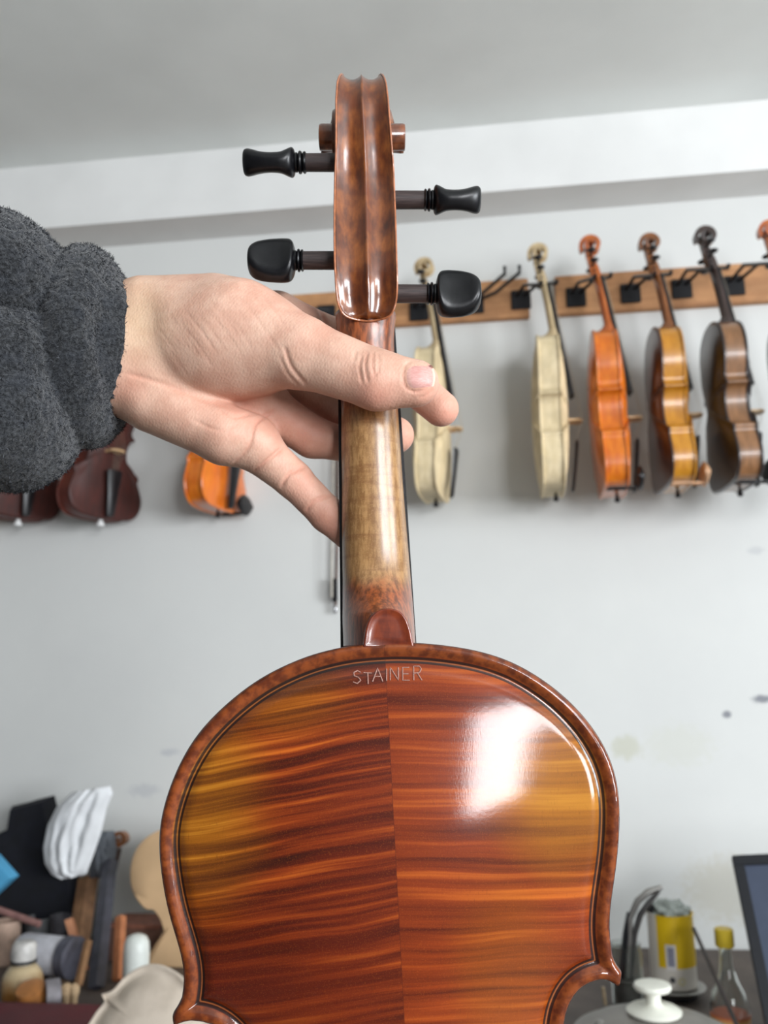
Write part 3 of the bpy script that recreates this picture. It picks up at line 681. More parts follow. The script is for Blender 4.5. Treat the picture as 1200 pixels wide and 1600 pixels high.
hand = obj('person', V/1000, Q, M_SKIN, M=VM)
for nm, arr in (('red', np.clip(red, 0, 1)), ('yel', yel)):
    a_ = hand.data.attributes.new(nm, 'FLOAT', 'POINT'); a_.data.foreach_set('value', arr.astype(np.float32))
tag(hand, 'person reaching in from the left, bare hand gripping the violin neck', 'person')
# fingernails, laid on the flesh
from mathutils.bvhtree import BVHTree
bvh = BVHTree.FromPolygons((V/1000).tolist(), Q.tolist())
camL = Vector(o_.tolist())
t = NT('nail'); n = t.noise(t.mp(t.co(), (600, 1500, 1000)), 1, 3)
fe = t.attr('free').outputs['Fac']
M_NAIL = t.out(t.mix(fe, t.mix(t.mr(n, .3, .7), (190, 138, 130), (202, 154, 146)), (214, 182, 164)), .42, coat=.05, coatr=.3, spec=.4)
def nail(c, ax, Ln, Wd, lift=.5, name='thumbnail'):
    ax = np.array(ax, float); ax /= np.linalg.norm(ax); ay = np.array([ax[1], -ax[0]]); nu, nv = 22, 18; vs_ = []; fr = []
    for i in range(nu+1):
        for j in range(nv+1):
            a = i/nu*2-1; b = j/nv*2-1
            bb = b*(1-.0*a); sx_ = a*Ln*math.sqrt(max(0, 1-.30*b*b)) if a > 0 else a*Ln*math.sqrt(max(0, 1-.45*b*b)); sy_ = bb*Wd*(1-.10*(a < 0)*abs(a)**2-.12*max(0, a)**2)
            q = np.array(c)+ax*sx_+ay*sy_; d = VRI @ ray(q[0], q[1]); hit = bvh.ray_cast(camL, d)
            if hit[0] is None: hit = (camL+d*.37,)
            e = max(abs(a), abs(b)); lf = lift*(1-max(0, (e-.72)/.28)**2*1.15) + (.25 if a > .8 else 0)
            vs_.append(Vector(hit[0])-Vector(d).normalized()*(lf/1000)); fr.append(1.0 if a > .84 else (0.25 if a < -.72 else 0))
    A = np.array(vs_).reshape(nu+1, nv+1, 3)
    for _ in range(6):
        B = A.copy(); B[1:-1, 1:-1] = .25*(A[2:, 1:-1]+A[:-2, 1:-1]+A[1:-1, 2:]+A[1:-1, :-2]); A = B
    f = [[i*(nv+1)+j, (i+1)*(nv+1)+j, (i+1)*(nv+1)+j+1, i*(nv+1)+j+1] for i in range(nu) for j in range(nv)]
    o = fix_normals(obj(name, A.reshape(-1, 3), f, M_NAIL, hand)); a_ = o.data.attributes.new('free', 'FLOAT', 'POINT'); a_.data.foreach_set('value', fr)
    return o
nail((657, 588.5), (1, -.08), 23, 18.6)

# sleeve
lo = (pv(-190, 540, -35)[0], pv(60, 800, -35)[1], -84); hi = (pv(190, 540, -20)[0]+4, pv(60, 300, -20)[1], 22)
G = Field(lo, hi, 1.05)
def ringtube(c, rv_, rw, tube, usc=1.0):
    Y = (G.Y-c[1]); Z = (G.Z-c[2]); k = np.sqrt((Y/rv_)**2+(Z/rw)**2)+1e-6; dr = (k-1)*np.minimum(rv_, rw)/1.0*np.sqrt(((Y/rv_)**2*(rv_/min(rv_, rw))**2+(Z/rw)**2*(rw/min(rv_, rw))**2))/k
    return np.sqrt(((G.X-c[0])/usc)**2+dr**2)-tube
c_ = P(139, 543, -34)
sl = ringtube(c_, 32.3, 25, 13.6, 1.0)
sl = smin(sl, G.cone(P(-10, 545, -34), P(118, 540, -34), 41, 38, .86), 3)
A1 = G.ell(P(14, 438, -14), (30, 26, 38), -.85); A1 = smin(A1, G.cone(P(-160, 460, -30), P(-10, 440, -26), 34, 26), 8)
B1 = G.cone(P(30, 560, -18), P(25, 668, -20), 23.5, 25.5, 1.45); B1 = smin(B1, G.cone(P(-160, 600, -32), P(-10, 640, -30), 34, 30), 8)
B1 = smin(B1, G.cone(P(10, 700, -30), P(-90, 700, -30), 19, 20, 1.3), 6)
sl = smin(sl, B1, 1.2); sl = smin(sl, A1, 1.2); del A1, B1
hole = G.cone(P(150, 546, -34), P(260, 546, -34), 31.5, 31.5, .60); sl = np.maximum(sl, -hole)
V, Q = G.mesh(sl); del sl, hole; V = smooth_mesh(V, Q, 2, .5); N = vnormals(V, Q)
def tn(V, s, o=0): return np.array([mnoise.noise(Vector((v[0]*s+o, v[1]*s, v[2]*s))) for v in V])
d = tn(V, .55)*.55 + tn(V, .28, 9)*.55 + tn(V, .07, 4)*1.4 + tn(V, .95, 2)*.35
V = V+N*d[:, None]
t = NT('fleece'); co = t.mp(t.co(), (1000, 1000, 1000)); n = t.noise(co, .75, 4, .7); n2 = t.noise(co, .12, 2)
col = t.mix(t.mr(n, .35, .7), (24, 25, 27), (62, 64, 67)); col = t.mix(t.mr(n2, .4, .7, 0, .3), col, (48, 52, 60)); 
M_FLEECE = t.out(col, .95, spec=.1, normal=t.bump(n, .9, .0012)); t.b.inputs['Sheen Weight'].default_value = .25; t.b.inputs['Sheen Roughness'].default_value = .5
sleeve = obj('sleeve', V/1000, Q, M_FLEECE, hand); tag(sleeve, 'charcoal grey fleece sleeve with a thick rolled cuff')
sel = rng.choice(len(V), 42000); fv = []; ffc = []
base = V[sel]; nn_ = N[sel]; rd = rng.normal(size=(len(sel), 3))*.75; dr = nn_+rd; dr /= np.linalg.norm(dr, axis=1)[:, None]; ln = rng.uniform(.7, 1.9, len(sel))[:, None]
sd_ = np.cross(dr, rng.normal(size=dr.shape)); sd_ /= np.linalg.norm(sd_, axis=1)[:, None]; wd_ = .13
m1_ = base+dr*ln*.6+sd_*.25; tip = m1_+(dr*.6+rd*.5)*ln*.45
FV = np.stack([base-sd_*wd_, base+sd_*wd_, m1_+sd_*wd_*.8, m1_-sd_*wd_*.8, tip], 1).reshape(-1, 3)
i5 = np.arange(len(sel))*5; FQ = np.stack([i5, i5+1, i5+2, i5+3], 1).tolist()+np.stack([i5+3, i5+2, i5+4], 1).tolist()
t = NT('fleece_fibre'); n = t.noise(t.mp(t.co(), (1000, 1000, 1000)), .35, 2); M_FIB = t.out(t.mix(t.mr(n, .4, .65), (30, 31, 34), (76, 78, 82)), .9, spec=.1)
tag(obj('fleece_pile', FV/1000, FQ, M_FIB, hand), kind='stuff')

# ================================================================== RACK AND HANGING VIOLINS
zt = (at(1200, 411, WY-.02).z + at(765, 437, WY-.02).z)/2; zbm = (at(1200, 472, WY-.02).z+at(620, 507, WY-.02).z)/2
def rackboard(x0, x1, label):
    A = at(x0, 460, WY-.02).x; B = at(x1, 460, WY-.02).x
    o = MB().box((A, WY-.022, zbm), (B, WY, zt), bev=.002).build('rack_board', M_RACK); return tag(o, label, 'rack', 'wall rack boards')
rackboard(-330, 826, 'left pine board of the wall rack, behind the held violin'); rackboard(868, 1330, 'right pine board of the wall rack, under four hanging violins')
def varn2(name, c1, c2): return wood(name, c1, c2, .33, 'z', .5, .6)
def catm(M): return M
def make_violin(label, cols, px, py, Y, yaw, lean, S=1.0, chin=None, fit=True, group='violins hanging on the wall rack', setup=True, cr_=0.0):
    """px,py: where the top of the body is; local x = out of the belly, z = up, y = across"""
    cback, crib, cbel, cneck = cols
    n = Vector((math.cos(yaw), -math.sin(yaw), 0)); dn = (Vector((0, 0, -1)) + n*math.tan(lean)).normalized(); up = -dn
    s_ = up.cross(n).normalized(); n = s_.cross(up).normalized(); R = Matrix((n, s_, up)).transposed()
    O = at(px, py, Y); e = empty('hanging_violin', label, 'violin', frameM(O, R) @ Matrix.Diagonal((S, S, S, 1)), group)
    Ol = [(x/1000, y/1000) for x, y in full_outline(4)]; k = len(Ol); cy = -.18; rib = .040
    def plate(x0, sgn, name, m):
        v = []; pr = [(1, 0), (1, .004), (.955, .005), (.90, .005), (.75, .011), (.5, .016), (.2, .019), (0.001, .0195)]
        for f_, h_ in pr: v += [(x0+sgn*h_, a*f_, cy+(b-cy)*f_) for a, b in Ol]
        f = [[q*k+i, q*k+(i+1) % k, (q+1)*k+(i+1) % k, (q+1)*k+i] for q in range(len(pr)-1) for i in range(k)]+[list(range(k))[::-1]]
        return fix_normals(obj(name, v, f, m, e))
    plate(-rib, -1, 'back_plate', cback); plate(0, 1, 'belly_plate', cbel)
    v = [(x_, a*.965, cy+(b-cy)*.985) for x_ in (-rib-.001, .001) for a, b in Ol]; f = [[i, (i+1) % k, k+(i+1) % k, k+i] for i in range(k)]
    fix_normals(obj('ribs', v, f, crib, e))
    na = math.radians(9); nd = Vector((-math.sin(na), 0, math.cos(na)))       # neck direction, tipped back
    N0 = Vector((.004, 0, 0))
    sec = []
    for q, hw, dp in ((-.006, .017, .042), (0, .0165, .040), (.01, .016, .022), (.02, .0145, .015), (.08, .0135, .013), (.128, .012, .013)):
        c = N0+nd*q; r = []
        for i in range(12):
            th = math.pi*i/11; r.append(c+Vector((-dp*math.sin(th), hw*math.cos(th), 0)))
        sec.append([np.array(p) for p in r])
    v, f = loftsec(sec); fix_normals(obj('neck', v, f, cneck, e))
    if setup:
        mb = MB(); fd = -nd; a = N0+nd*.13+Vector((.003, 0, 0)); b = a-nd*.27; sd = Vector((0, 1, 0)); nx = sd.cross(nd)
        nx = Vector((nd.z, 0, -nd.x)); v = []
        for p, hw in ((a, .012), (b, .021)):
            v += [p-nx*.003-sd*hw, p-nx*.003+sd*hw, p+nx*.003+sd*hw, p+nx*.006+sd*hw*.5, p+nx*.006-sd*hw*.5, p+nx*.003-sd*hw]
        mb.add(v, [[i, (i+1) % 6, 6+(i+1) % 6, 6+i] for i in range(6)]+[list(range(6)), list(range(6, 12))]); mb.build('fingerboard', M_EBONY, e, smooth=False)
    # pegbox and scroll
    T = N0+nd*.128; pts = []; hws = []
    loc = lambda a, b: T+nd*b+Vector((nd.z, 0, -nd.x))*a
    mb = MB(); sec = []
    for a0, a1, b, hw in ((-.012, .004, 0, .012), (-.016, .003, .02, .0115), (-.016, -.001, .045, .0095), (-.017, -.005, .062, .008)):
        sec.append([np.array(loc(a0, b)+Vector((0, hw*.9, 0))), np.array(loc(a1, b)+Vector((0, hw, 0))), np.array(loc(a1, b)-Vector((0, hw, 0))), np.array(loc(a0, b)-Vector((0, hw*.9, 0)))])
    v, f = loftsec(sec); mb.add(v, f)
    sec = []; cc = loc(-.001, .078)
    for j in range(40):
        th = math.radians(200-j*15); tt = j/39; ro = .0225*(1-tt)**.8+.0045; ri = max(.0005, ro-.0095*(1-tt*.4)); hw = .009+.013*tt**1.4
        dv = nd*math.sin(th)+Vector((nd.z, 0, -nd.x))*math.cos(th)
        po, pi_ = cc+dv*ro, cc+dv*ri; sec.append([np.array(po+Vector((0, hw, 0))), np.array(po-Vector((0, hw, 0))), np.array(pi_-Vector((0, hw, 0))), np.array(pi_+Vector((0, hw, 0)))])
    v, f = loftsec(sec); mb.add(v, f); mb.build('scroll', cneck, e, sharp=35)
    if setup:
        for i, (b, sg) in enumerate(((.016, 1), (.028, -1), (.040, 1), (.052, -1))):
            c = loc(-.008, b); mb = MB(); mb.tube([c-Vector((0, .012*sg, 0)), c+Vector((0, .026*sg, 0))], .0032, 8)
            mb.tube([c+Vector((0, .026*sg, 0)), c+Vector((0, .030*sg, 0)), c+Vector((0, .036*sg, 0)), c+Vector((0, .043*sg, 0)), c+Vector((0, .046*sg, 0))], [.004, .006, .0095, .009, .003], 10, flat=.5)
            mb.build('peg', M_EBONY, e)
        # bridge
        mb = MB().prism([(-.020, 0), (-.012, .0), (-.008, .008), (.008, .008), (.012, 0), (.020, 0), (.018, .014), (.020, .024), (.010, .031), (-.010, .031), (-.020, .022), (-.018, .014)], -.002, .002, (0, 1, 0), (1, 0, 0), (.0185, 0, -.195))
        mb.build('bridge', simple('bridge_maple', (206, 170, 126), .5), e, smooth=False)
        # strings
        mb = MB(); top = Vector((.0185+.031, 0, -.195)); nut = loc(.011, .0)
        for i in range(4): mb.tube([nut+Vector((0, -.006+i*.004, 0)), top+Vector((0, -.013+i*.0087, 0)), Vector((.03, -.006+i*.004, -.245))], .0002, 4)
        mb.build('strings', simple('gut_string', (170, 160, 140), .4), e)
        if fit:
            mb = MB(); sec = []
            for z, hw, x_ in ((-.242, .021, .032), (-.25, .022, .032), (-.30, .015, .026), (-.345, .011, .020), (-.352, .008, .018)):
                sec.append([np.array((x_+dx, hw*q, z)) for dx, q in ((0, -1), (.004, -.9), (.007, -.4), (.007, .4), (.004, .9), (0, 1))])
            v, f = loftsec(sec); mb.add(v, f).build('tailpiece', M_EBONY, e)
            MB().lathe([(.003, 0), (.004, .008), (.006, .011), (.006, .016), (.002, .018)], 12, Matrix.Rotation(math.pi, 3, 'X'), (-.014, 0, -.354)).build('end_button', M_EBONY, e)
    if chin:
        mb = MB(); y0 = .055*chin
        sec = []
        for i in range(9):
            a = i/8*math.pi; sec.append([np.array((.024+.006*math.sin(th)+.004, y0+(.032*math.cos(a))+.0*math.cos(th), -.335+.026*math.cos(th)*max(.15, math.sin(a)))) for th in np.linspace(0, 2*math.pi, 12, endpoint=False)])
        v, f = loftsec(sec); mb.add(v, f)
        for yy in (y0-.010, y0+.010): mb.tube([(.024, yy, -.354+.01), (.022, yy, -.364+.01), (-.034, yy, -.362+.01), (-.038, yy, -.354)], .002, 8)
        mb.build('chin_rest', M_EBONY, e)
    return e
w1 = wood('white_maple', (206, 186, 146), (228, 210, 174), .6, 'z', .5, 0); w2 = wood('white_spruce', (216, 192, 148), (234, 214, 176), .6, 'z', .5, 0); w1d = wood('maple_neck_bare', (190, 166, 128), (214, 192, 152), .6, 'z', .5, 0)
or1 = varn2('orange_varnish', (196, 92, 18), (226, 128, 30)); or2 = varn2('orange_front', (222, 104, 24), (236, 134, 40)); or3 = varn2('orange_neck', (176, 84, 34), (206, 120, 58))
br1 = varn2('amber_rib_varnish', (176, 112, 24), (204, 142, 42)); br2 = varn2('dark_brown_back', (56, 34, 28), (84, 52, 42)); br3 = varn2('brown_neck', (110, 64, 34), (160, 100, 54))
dk1 = varn2('brown_rib_varnish', (116, 80, 50), (150, 106, 70)); dk2 = varn2('near_black_back', (38, 30, 30), (58, 46, 44)); dk3 = varn2('black_brown_neck', (52, 40, 38), (78, 60, 54))
rd1 = wood('dark_red_belly', (50, 18, 12), (78, 28, 18), .55, 'z', .5, .08); rd2 = wood('dark_red_rib', (86, 36, 26), (112, 50, 36), .5, 'z', .5, .1)
YV = 1.93
HV = [('pale unvarnished violin hanging just right of the fingertips', (w1, w1, w2, w1d), 686, 545, 1.97, .10, -.01, 1, None, True),
      ('pale unvarnished violin hanging in front of the gap between the rack boards', (w1, w1, w2, w1d), 868, 528, 1.93, .02, -.01, 1, None, True),
      ('bright orange violin hanging third from the right edge group', (or1, or1, or2, or3), 955, 520, 1.93, .03, .01, 1.03, -1, True),
      ('amber-ribbed violin with dark brown back and pale chin rest', (br2, br1, br1, br3), 1048, 516, 1.91, -.04, .005, 1, -1, True),
      ('blackish-brown violin hanging second from the right', (dk2, dk1, dk2, dk3), 1139, 508, 1.88, -.06, .015, 1, -1, True),
      ('violin cut off by the right edge, only its brown scroll and back edge showing', (dk2, dk1, dk1, or3), 1245, 500, 1.86, .0, .03, 1, None, True),
      ('orange-red violin whose bottom with black chin rest shows under the wrist', (or1, or1, or2, or3), 352, 572, 2.0, .22, .0, 1, 1, True),
      ('dark red-brown violin turned towards the room, showing below the cuff', (rd2, rd2, rd1, dk3), 172, 588, 2.0, .50, .0, 1, None, True),
      ('blackish-red violin mostly hidden behind the grey sleeve', (rd2, rd2, rd1, dk3), 46, 590, 2.0, .55, .0, 1, None, True)]
HV[2] = ('bright orange violin hanging between a pale and an amber-ribbed one',) + HV[2][1:]
viols = [make_violin(*h) for h in HV]
viols.append(make_violin('amber brown violin cut off by the left edge under the sleeve', (br2, br1, br1, br3), -42, 585, 2.0, .6, .02, 1, None, True))
chin_pale = simple('boxwood', (214, 168, 130), .5)
for ch in viols[3].children:
    if ch.name.startswith('chin_rest'): ch.data = ch.data.copy(); ch.data.materials[0] = chin_pale; ch['label'] = 'pale boxwood chin rest'
wdot = simple('white_button', (236, 236, 232), .4)
for v_ in viols[7:9]:
    for ch in v_.children:
        if ch.name.startswith('end_button'):
            ch.data.materials[0] = wdot; ch['label'] = 'white end button'
            ch.scale = (1.6, 1.6, 1.0); ch.location = (.008, 0, 0)
# hangers: black foam pad on the board with two prongs that carry the head
bpy.context.view_layer.update()
def hanger(px, py, v, label, w=33):
    c = at(px, py, WY-.022); e = empty('violin_hanger', label, 'hook', frameM(c), 'hangers on the wall rack'); h = .0235
    MB().box((-h, -.006, -h*1.05), (h, 0, h*1.05), bev=.002).build('pad', M_BLACK, e)
    if v is not None:
        if isinstance(v, Vector): tgt = v
        else: tgt = v.matrix_world @ Vector((-.010, 0, .128))
        q = tgt-c; sdv = Vector((1, 0, 0)); 
        for sg in (-1, 1):
            MB().tube([(sg*.010, -.004, .010), (sg*.016+q.x*.4, q.y*.4, .012), (q.x+sg*.017, q.y-.012, q.z-.004+.0), (q.x+sg*.017, q.y-.020, q.z+(.012 if isinstance(v, Vector) else .0))], .0042, 8).build('prong', M_BLKMET, e)
hanger(655, 487, viols[0], 'black foam hanger pad behind the lower right peg, holding a pale violin'); hanger(741, 476, at(800, 428, 1.99), 'black hanger pad with empty prongs, left of the pale violin in the gap'); hanger(814, 469, viols[1], 'black hanger pad at the right end of the left rack board')
hanger(900, 465, viols[2], 'black hanger pad left of the orange violin neck'); hanger(985, 459, viols[3], 'black hanger pad between the orange and amber violins'); hanger(1065, 452, viols[4], 'black hanger pad between the amber and blackish violins')
hanger(1147, 447, viols[5], 'rightmost black hanger pad on the rack')
hanger(510, 492, viols[6], 'black hanger pad partly hidden by the held violin head')
# bow hanging behind the held neck
b0, b1 = at(527, 520, WY-.016), at(524, 954, WY-.016); e = empty('bow', 'thin violin bow hanging on the wall behind the held neck', 'bow', frameM(b1)); q = b0-b1
MB().tube([(0, 0, 0), q*.3+Vector((.004, 0, 0)), q], [.0042, .0038, .003], 8).build('stick', simple('bow_stick', (84, 60, 48), .4), e)
MB().box((-.006, -.012, .02), (.006, .004, .075), bev=.002).build('frog', M_EBONY, e)
MB().tube([(-.006, -.014, .03), q+Vector((-.004, -.012, -.01))], .0022, 6).build('hair', simple('bow_hair', (196, 190, 178), .6), e)
MB().lathe([(.003, -.006), (.0045, -.004), (.0045, .012), (.003, .014)], 12).build('screw_button', simple('nickel', (170, 170, 172), .3, metal=1), e)

# ================================================================== WORKBENCH AND CLUTTER
BZ = at(75, 1574, 1.66).z
bench = empty('workbench', 'workbench with a dark red top along the wall', 'workbench', frameM((0, 1.55, BZ)))
M_RED = simple('dark_red_case', (84, 18, 26), .6, .15, 12); M_BT = simple('bench_top_brown', (84, 74, 68), .6, .15, 12)
MB().box((-1.6, -.42, -.035), (1.5, .545, 0), bev=.004).build('bench_top', M_BT, bench)
for x_ in (-1.5, 1.4):
    for y_ in (-.36, .49): MB().box((x_-.035, y_-.035, -BZ), (x_+.035, y_+.035, -.035), bev=.003).build('leg', simple('bench_leg', (92, 66, 48), .7), bench)
def onb(px, Y, z=None):                     # point on the bench under the pixel column px
    lo_, hi_ = 1200, 2000
    for _ in range(40):
        m_ = (lo_+hi_)/2
        if at(px, m_, Y).z > BZ: lo_ = m_
        else: hi_ = m_
    return at(px, m_, Y)
x1_ = at(880, 1600, 1.45).x
rc = MB().box((-1.2, 1.36, BZ+.0005), (x1_, at(75, 1566, 1.60).y, at(75, 1566, 1.60).z), bev=.004).build('red_case', M_RED, smooth=False); tag(rc, 'flat dark red case along the front of the workbench, under the carved plate', 'case')
def hh(px, py, Y): return at(px, py, Y).z-BZ
def sc_(Y): return Y/FPX                     # metres per pixel, roughly
# --- left side
def polyprism(name, pxs, Y, th, m, label, cat, jitter=0, leanback=0.0, sub=False):
    Pn = [at(x, y, Y) for x, y in pxs]
    for p in Pn: p.z = max(p.z, BZ+.001)
    c = sum(Pn, Vector())/len(Pn); c.z = min(p.z for p in Pn)
    mb = MB(); n = len(Pn); rr = random.Random(len(name)*7)
    fr = [p-c+Vector((0, -leanback*(-(p.z-c.z)), 0)) for p in Pn]
    cc = sum(fr, Vector())/n
    rings = [(1, 0), (1.0, -th*.6), (.95, -th), (.6, -th*1.1), (.25, -th*1.05)]
    v = []
    for f_, d_ in rings: v += [cc+(p-cc)*f_+Vector((rr.uniform(-1, 1)*jitter, d_+rr.uniform(-1, 1)*jitter*.7, rr.uniform(-1, 1)*jitter)) for p in fr]
    f = [[k_*n+i, k_*n+(i+1) % n, (k_+1)*n+(i+1) % n, (k_+1)*n+i] for k_ in range(len(rings)-1) for i in range(n)]+[list(range(n))[::-1], [(len(rings)-1)*n+i for i in range(n)]]
    mb.add(v, f); o = mb.build(name, m, M=frameM(c)); return tag(o, label, cat)
polyprism('black_bag', [(-60, 1310), (0, 1304), (28, 1290), (31, 1258), (60, 1250), (86, 1243), (90, 1270), (100, 1300), (125, 1360), (128, 1442), (60, 1450), (40, 1560), (-40, 1560)], 2.05, .05, simple('black_cloth', (14, 16, 24), .85, .3, 30), 'black cloth bag standing against the wall at far left', 'bag', .002)
polyprism('blue_box', [(-40, 1330), (0, 1334), (30, 1368), (0, 1396), (-30, 1420), (-70, 1380)], 1.85, .03, simple('blue_card', (74, 150, 190), .6, .05, 10), 'light blue folded card at the left edge before the black bag', 'box')
# white rag, a crumpled hanging cloth with folds
def rag(name, pxs, Y, m, label, cat, folds=5, amp=.012):
    L2 = [(a, b) for a, b in pxs]; c = at(*[sum(q)/len(L2) for q in zip(*[p[:2] for p in [(l[0], l[1]) for l, r in L2]])], Y)
    nr, nc = 40, 36; v = []; z0 = None
    rows = []
    for i in range(nr):
        s = i/(nr-1)*(len(L2)-1); k_ = min(int(s), len(L2)-2); t_ = s-k_
        l = np.array(L2[k_][0])*(1-t_)+np.array(L2[k_+1][0])*t_; r = np.array(L2[k_][1])*(1-t_)+np.array(L2[k_+1][1])*t_; rows.append((l, r))
    base = at(rows[-1][0][0], rows[-1][0][1], Y)
    for side in (0, 1):
        for i, (l, r) in enumerate(rows):
            for j in range(nc):
                q = j/(nc-1); p = l*(1-q)+r*q; w3 = at(p[0], p[1], Y)-base
                bul = math.sin(math.pi*q)**.6*.022*math.sin(math.pi*min(1, .12+i/(nr-1)*.85))**.5
                fo = amp*(math.sin(q*folds*2*math.pi+i*.05+1.3*math.sin(i*.12))*.18+mnoise.noise(Vector((q*4.5+i*.03, i*.07, 2)))*1.3+mnoise.noise(Vector((q*9, i*.22, 7)))*.5)*math.sin(math.pi*q)
                v.append(w3+Vector((0, (-bul-fo) if side == 0 else bul*.3+.002, 0)))
    n1 = nr*nc; f = []
    for side in (0, 1):
        for i in range(nr-1):
            for j in range(nc-1): f.append([side*n1+i*nc+j, side*n1+i*nc+j+1, side*n1+(i+1)*nc+j+1, side*n1+(i+1)*nc+j])
    bd = [j for j in range(nc)]+[i*nc+nc-1 for i in range(1, nr)]+[(nr-1)*nc+j for j in range(nc-2, -1, -1)]+[i*nc for i in range(nr-2, 0, -1)]
    f += [[bd[i], bd[(i+1) % len(bd)], n1+bd[(i+1) % len(bd)], n1+bd[i]] for i in range(len(bd))]
    o = MB().add(v, f).build(name, m, M=frameM(base), sharp=80); return tag(o, label, cat)
rag('white_rag', [((112, 1238), (172, 1228)), ((88, 1262), (176, 1240)), ((74, 1290), (166, 1265)), ((67, 1325), (158, 1300)), ((70, 1350), (148, 1330)), ((80, 1366), (140, 1352)), ((95, 1374), (134, 1366))], 1.95, simple('white_cloth', (222, 224, 226), .9, .03, 20), 'crumpled white cloth hanging in front of the black bag', 'cloth')
rag('grey_rag', [((150, 1300), (178, 1298)), ((142, 1330), (182, 1325)), ((140, 1372), (176, 1368))], 1.99, simple('grey_cloth', (92, 96, 102), .9, .1, 20), 'small dark grey cloth beside the white rag', 'cloth', 3, .006)
def leaning(name, p0, p1, Y0, Y1, r, m, label, cat, flat=1.0, n=4):
    a = at(*p0, Y0); b = at(*p1, Y1)
    if a.z < BZ+r*.5: a = onb(p0[0], Y0)+Vector((0, 0, r*.35))
    o = MB().tube([a-a, (b-a)*.5, b-a], r, n if n > 4 else 4, flat=flat).build(name, m, M=frameM(a), sharp=30); return tag(o, label, cat)
leaning('ebony_blank', (150, 1575), (172, 1345), 1.75, 1.98, .016, simple('dark_grey_wood', (62, 62, 70), .5, .15, 40), 'long dark grey fingerboard blank leaning on the wall', 'board', .5)
leaning('wood_offcut', (118, 1560), (138, 1372), 1.89, 2.03, .022, wood('scrap_brown', (110, 78, 54), (156, 116, 82), .7, 'z', .3, 0), 'tall brown wood offcut left of the dark fingerboard blank', 'wood', .5)
leaning('wood_offcut', (132, 1520), (108, 1436), 1.85, 1.87, .012, wood('scrap_orange', (150, 96, 66), (184, 128, 92), .7, 'z', .3, 0), 'short orange-brown wood offcut leaning left', 'wood', .5)
leaning('wood_offcut', (122, 1540), (138, 1470), 1.70, 1.76, .008, wood('scrap_tan', (120, 86, 56), (150, 112, 76), .7, 'z', .3, 0), 'short thin wood offcut standing right of the lying jar lid', 'wood', .6)
leaning('wood_offcut', (184, 1560), (189, 1432), 1.80, 1.88, .011, wood('scrap_red', (160, 96, 60), (190, 124, 84), .7, 'z', .3, 0), 'orange wood offcut standing beside the tan template', 'wood', .7)
leaning('wood_rod', (-30, 1412), (62, 1444), 1.90, 1.88, .007, simple('pink_wood', (142, 104, 98), .6), 'pinkish wooden rod lying across at the left edge', 'rod', 1, 10)
# loose neck with scroll standing behind
e = empty('violin_neck', 'loose dark violin neck with brown scroll standing behind the white rag', 'violin neck', frameM(onb(150, 2.04)+Vector((0, 0, .022))))
q = at(186, 1325, 2.045)-(onb(150, 2.04)+Vector((0, 0, .022)))
MB().tube([(0, 0, -.02), q*.6, q], [.014, .012, .010], 10, flat=.7).build('shaft', dk3, e)
sec = []
for j in range(34):
    th = math.radians(250-j*16); tt = j/33; ro = .020*(1-tt)**.8+.004; ri = max(.001, ro-.008); hw = .007+.010*tt; dv = Vector((math.cos(th), 0, math.sin(th))); cc = q+Vector((.004, 0, .018))
    sec.append([np.array(cc+dv*r_+Vector((0, s_*hw, 0))) for r_, s_ in ((ro, 1), (ro, -1), (ri, -1), (ri, 1))])
v, f = loftsec(sec); MB().add(v, f).build('scroll', br3, e, sharp=35)
for k_, s_ in ((.82, -1),): MB().tube([q*k_, q*k_+Vector((s_*.022, -.01, .002)), q*k_+Vector((s_*.034, -.014, .003))], [.003, .003, .008], 8).build('peg', M_EBONY, e)
# tan outline template
tp = crom([(300, 1296), (262, 1294), (236, 1304), (216, 1324), (206, 1352), (206, 1380), (214, 1402), (228, 1418), (240, 1420), (252, 1436), (258, 1460), (254, 1486), (240, 1504), (226, 1520), (222, 1545), (230, 1570), (300, 1580), (420, 1575), (470, 1480), (470, 1400), (430, 1320), (360, 1296)], 4)
polyprism('outline_template', [tuple(p) for p in tp], 1.90, .009, simple('tan_plywood', (206, 172, 132), .6, .05, 12), 'flat tan violin-shaped template board leaning behind the held violin', 'template')
# brown box, white tube bottle
c = onb(214, 1.95); hb_ = hh(214, 1447, 1.95)
e = empty('wooden_box', 'low brown wooden box behind the white plastic bottle', 'box', frameM(c)); Mb = simple('brown_box', (92, 64, 52), .7)
MB().box((-.055, -.02, 0), (.055, .07, hb_), bev=.002).build('body', Mb, e); MB().box((-.057, -.022, hb_), (.057, .072, hb_+.008), bev=.002).build('lid', simple('box_lid', (120, 76, 60), .6), e)
c = onb(211, 1.72); ht = hh(211, 1459, 1.72); r = .024
MB().lathe([(r*.9, 0), (r, .004), (r, ht*.72), (r*.95, ht*.86), (r*.75, ht*.95), (r*.4, ht*.99), (.002, ht)], 28).build('plastic_bottle', simple('white_plastic', (216, 220, 214), .4, .03), M=frameM(c)); tag(C.objects['plastic_bottle'], 'round-topped white plastic bottle left of the tan template', 'bottle')
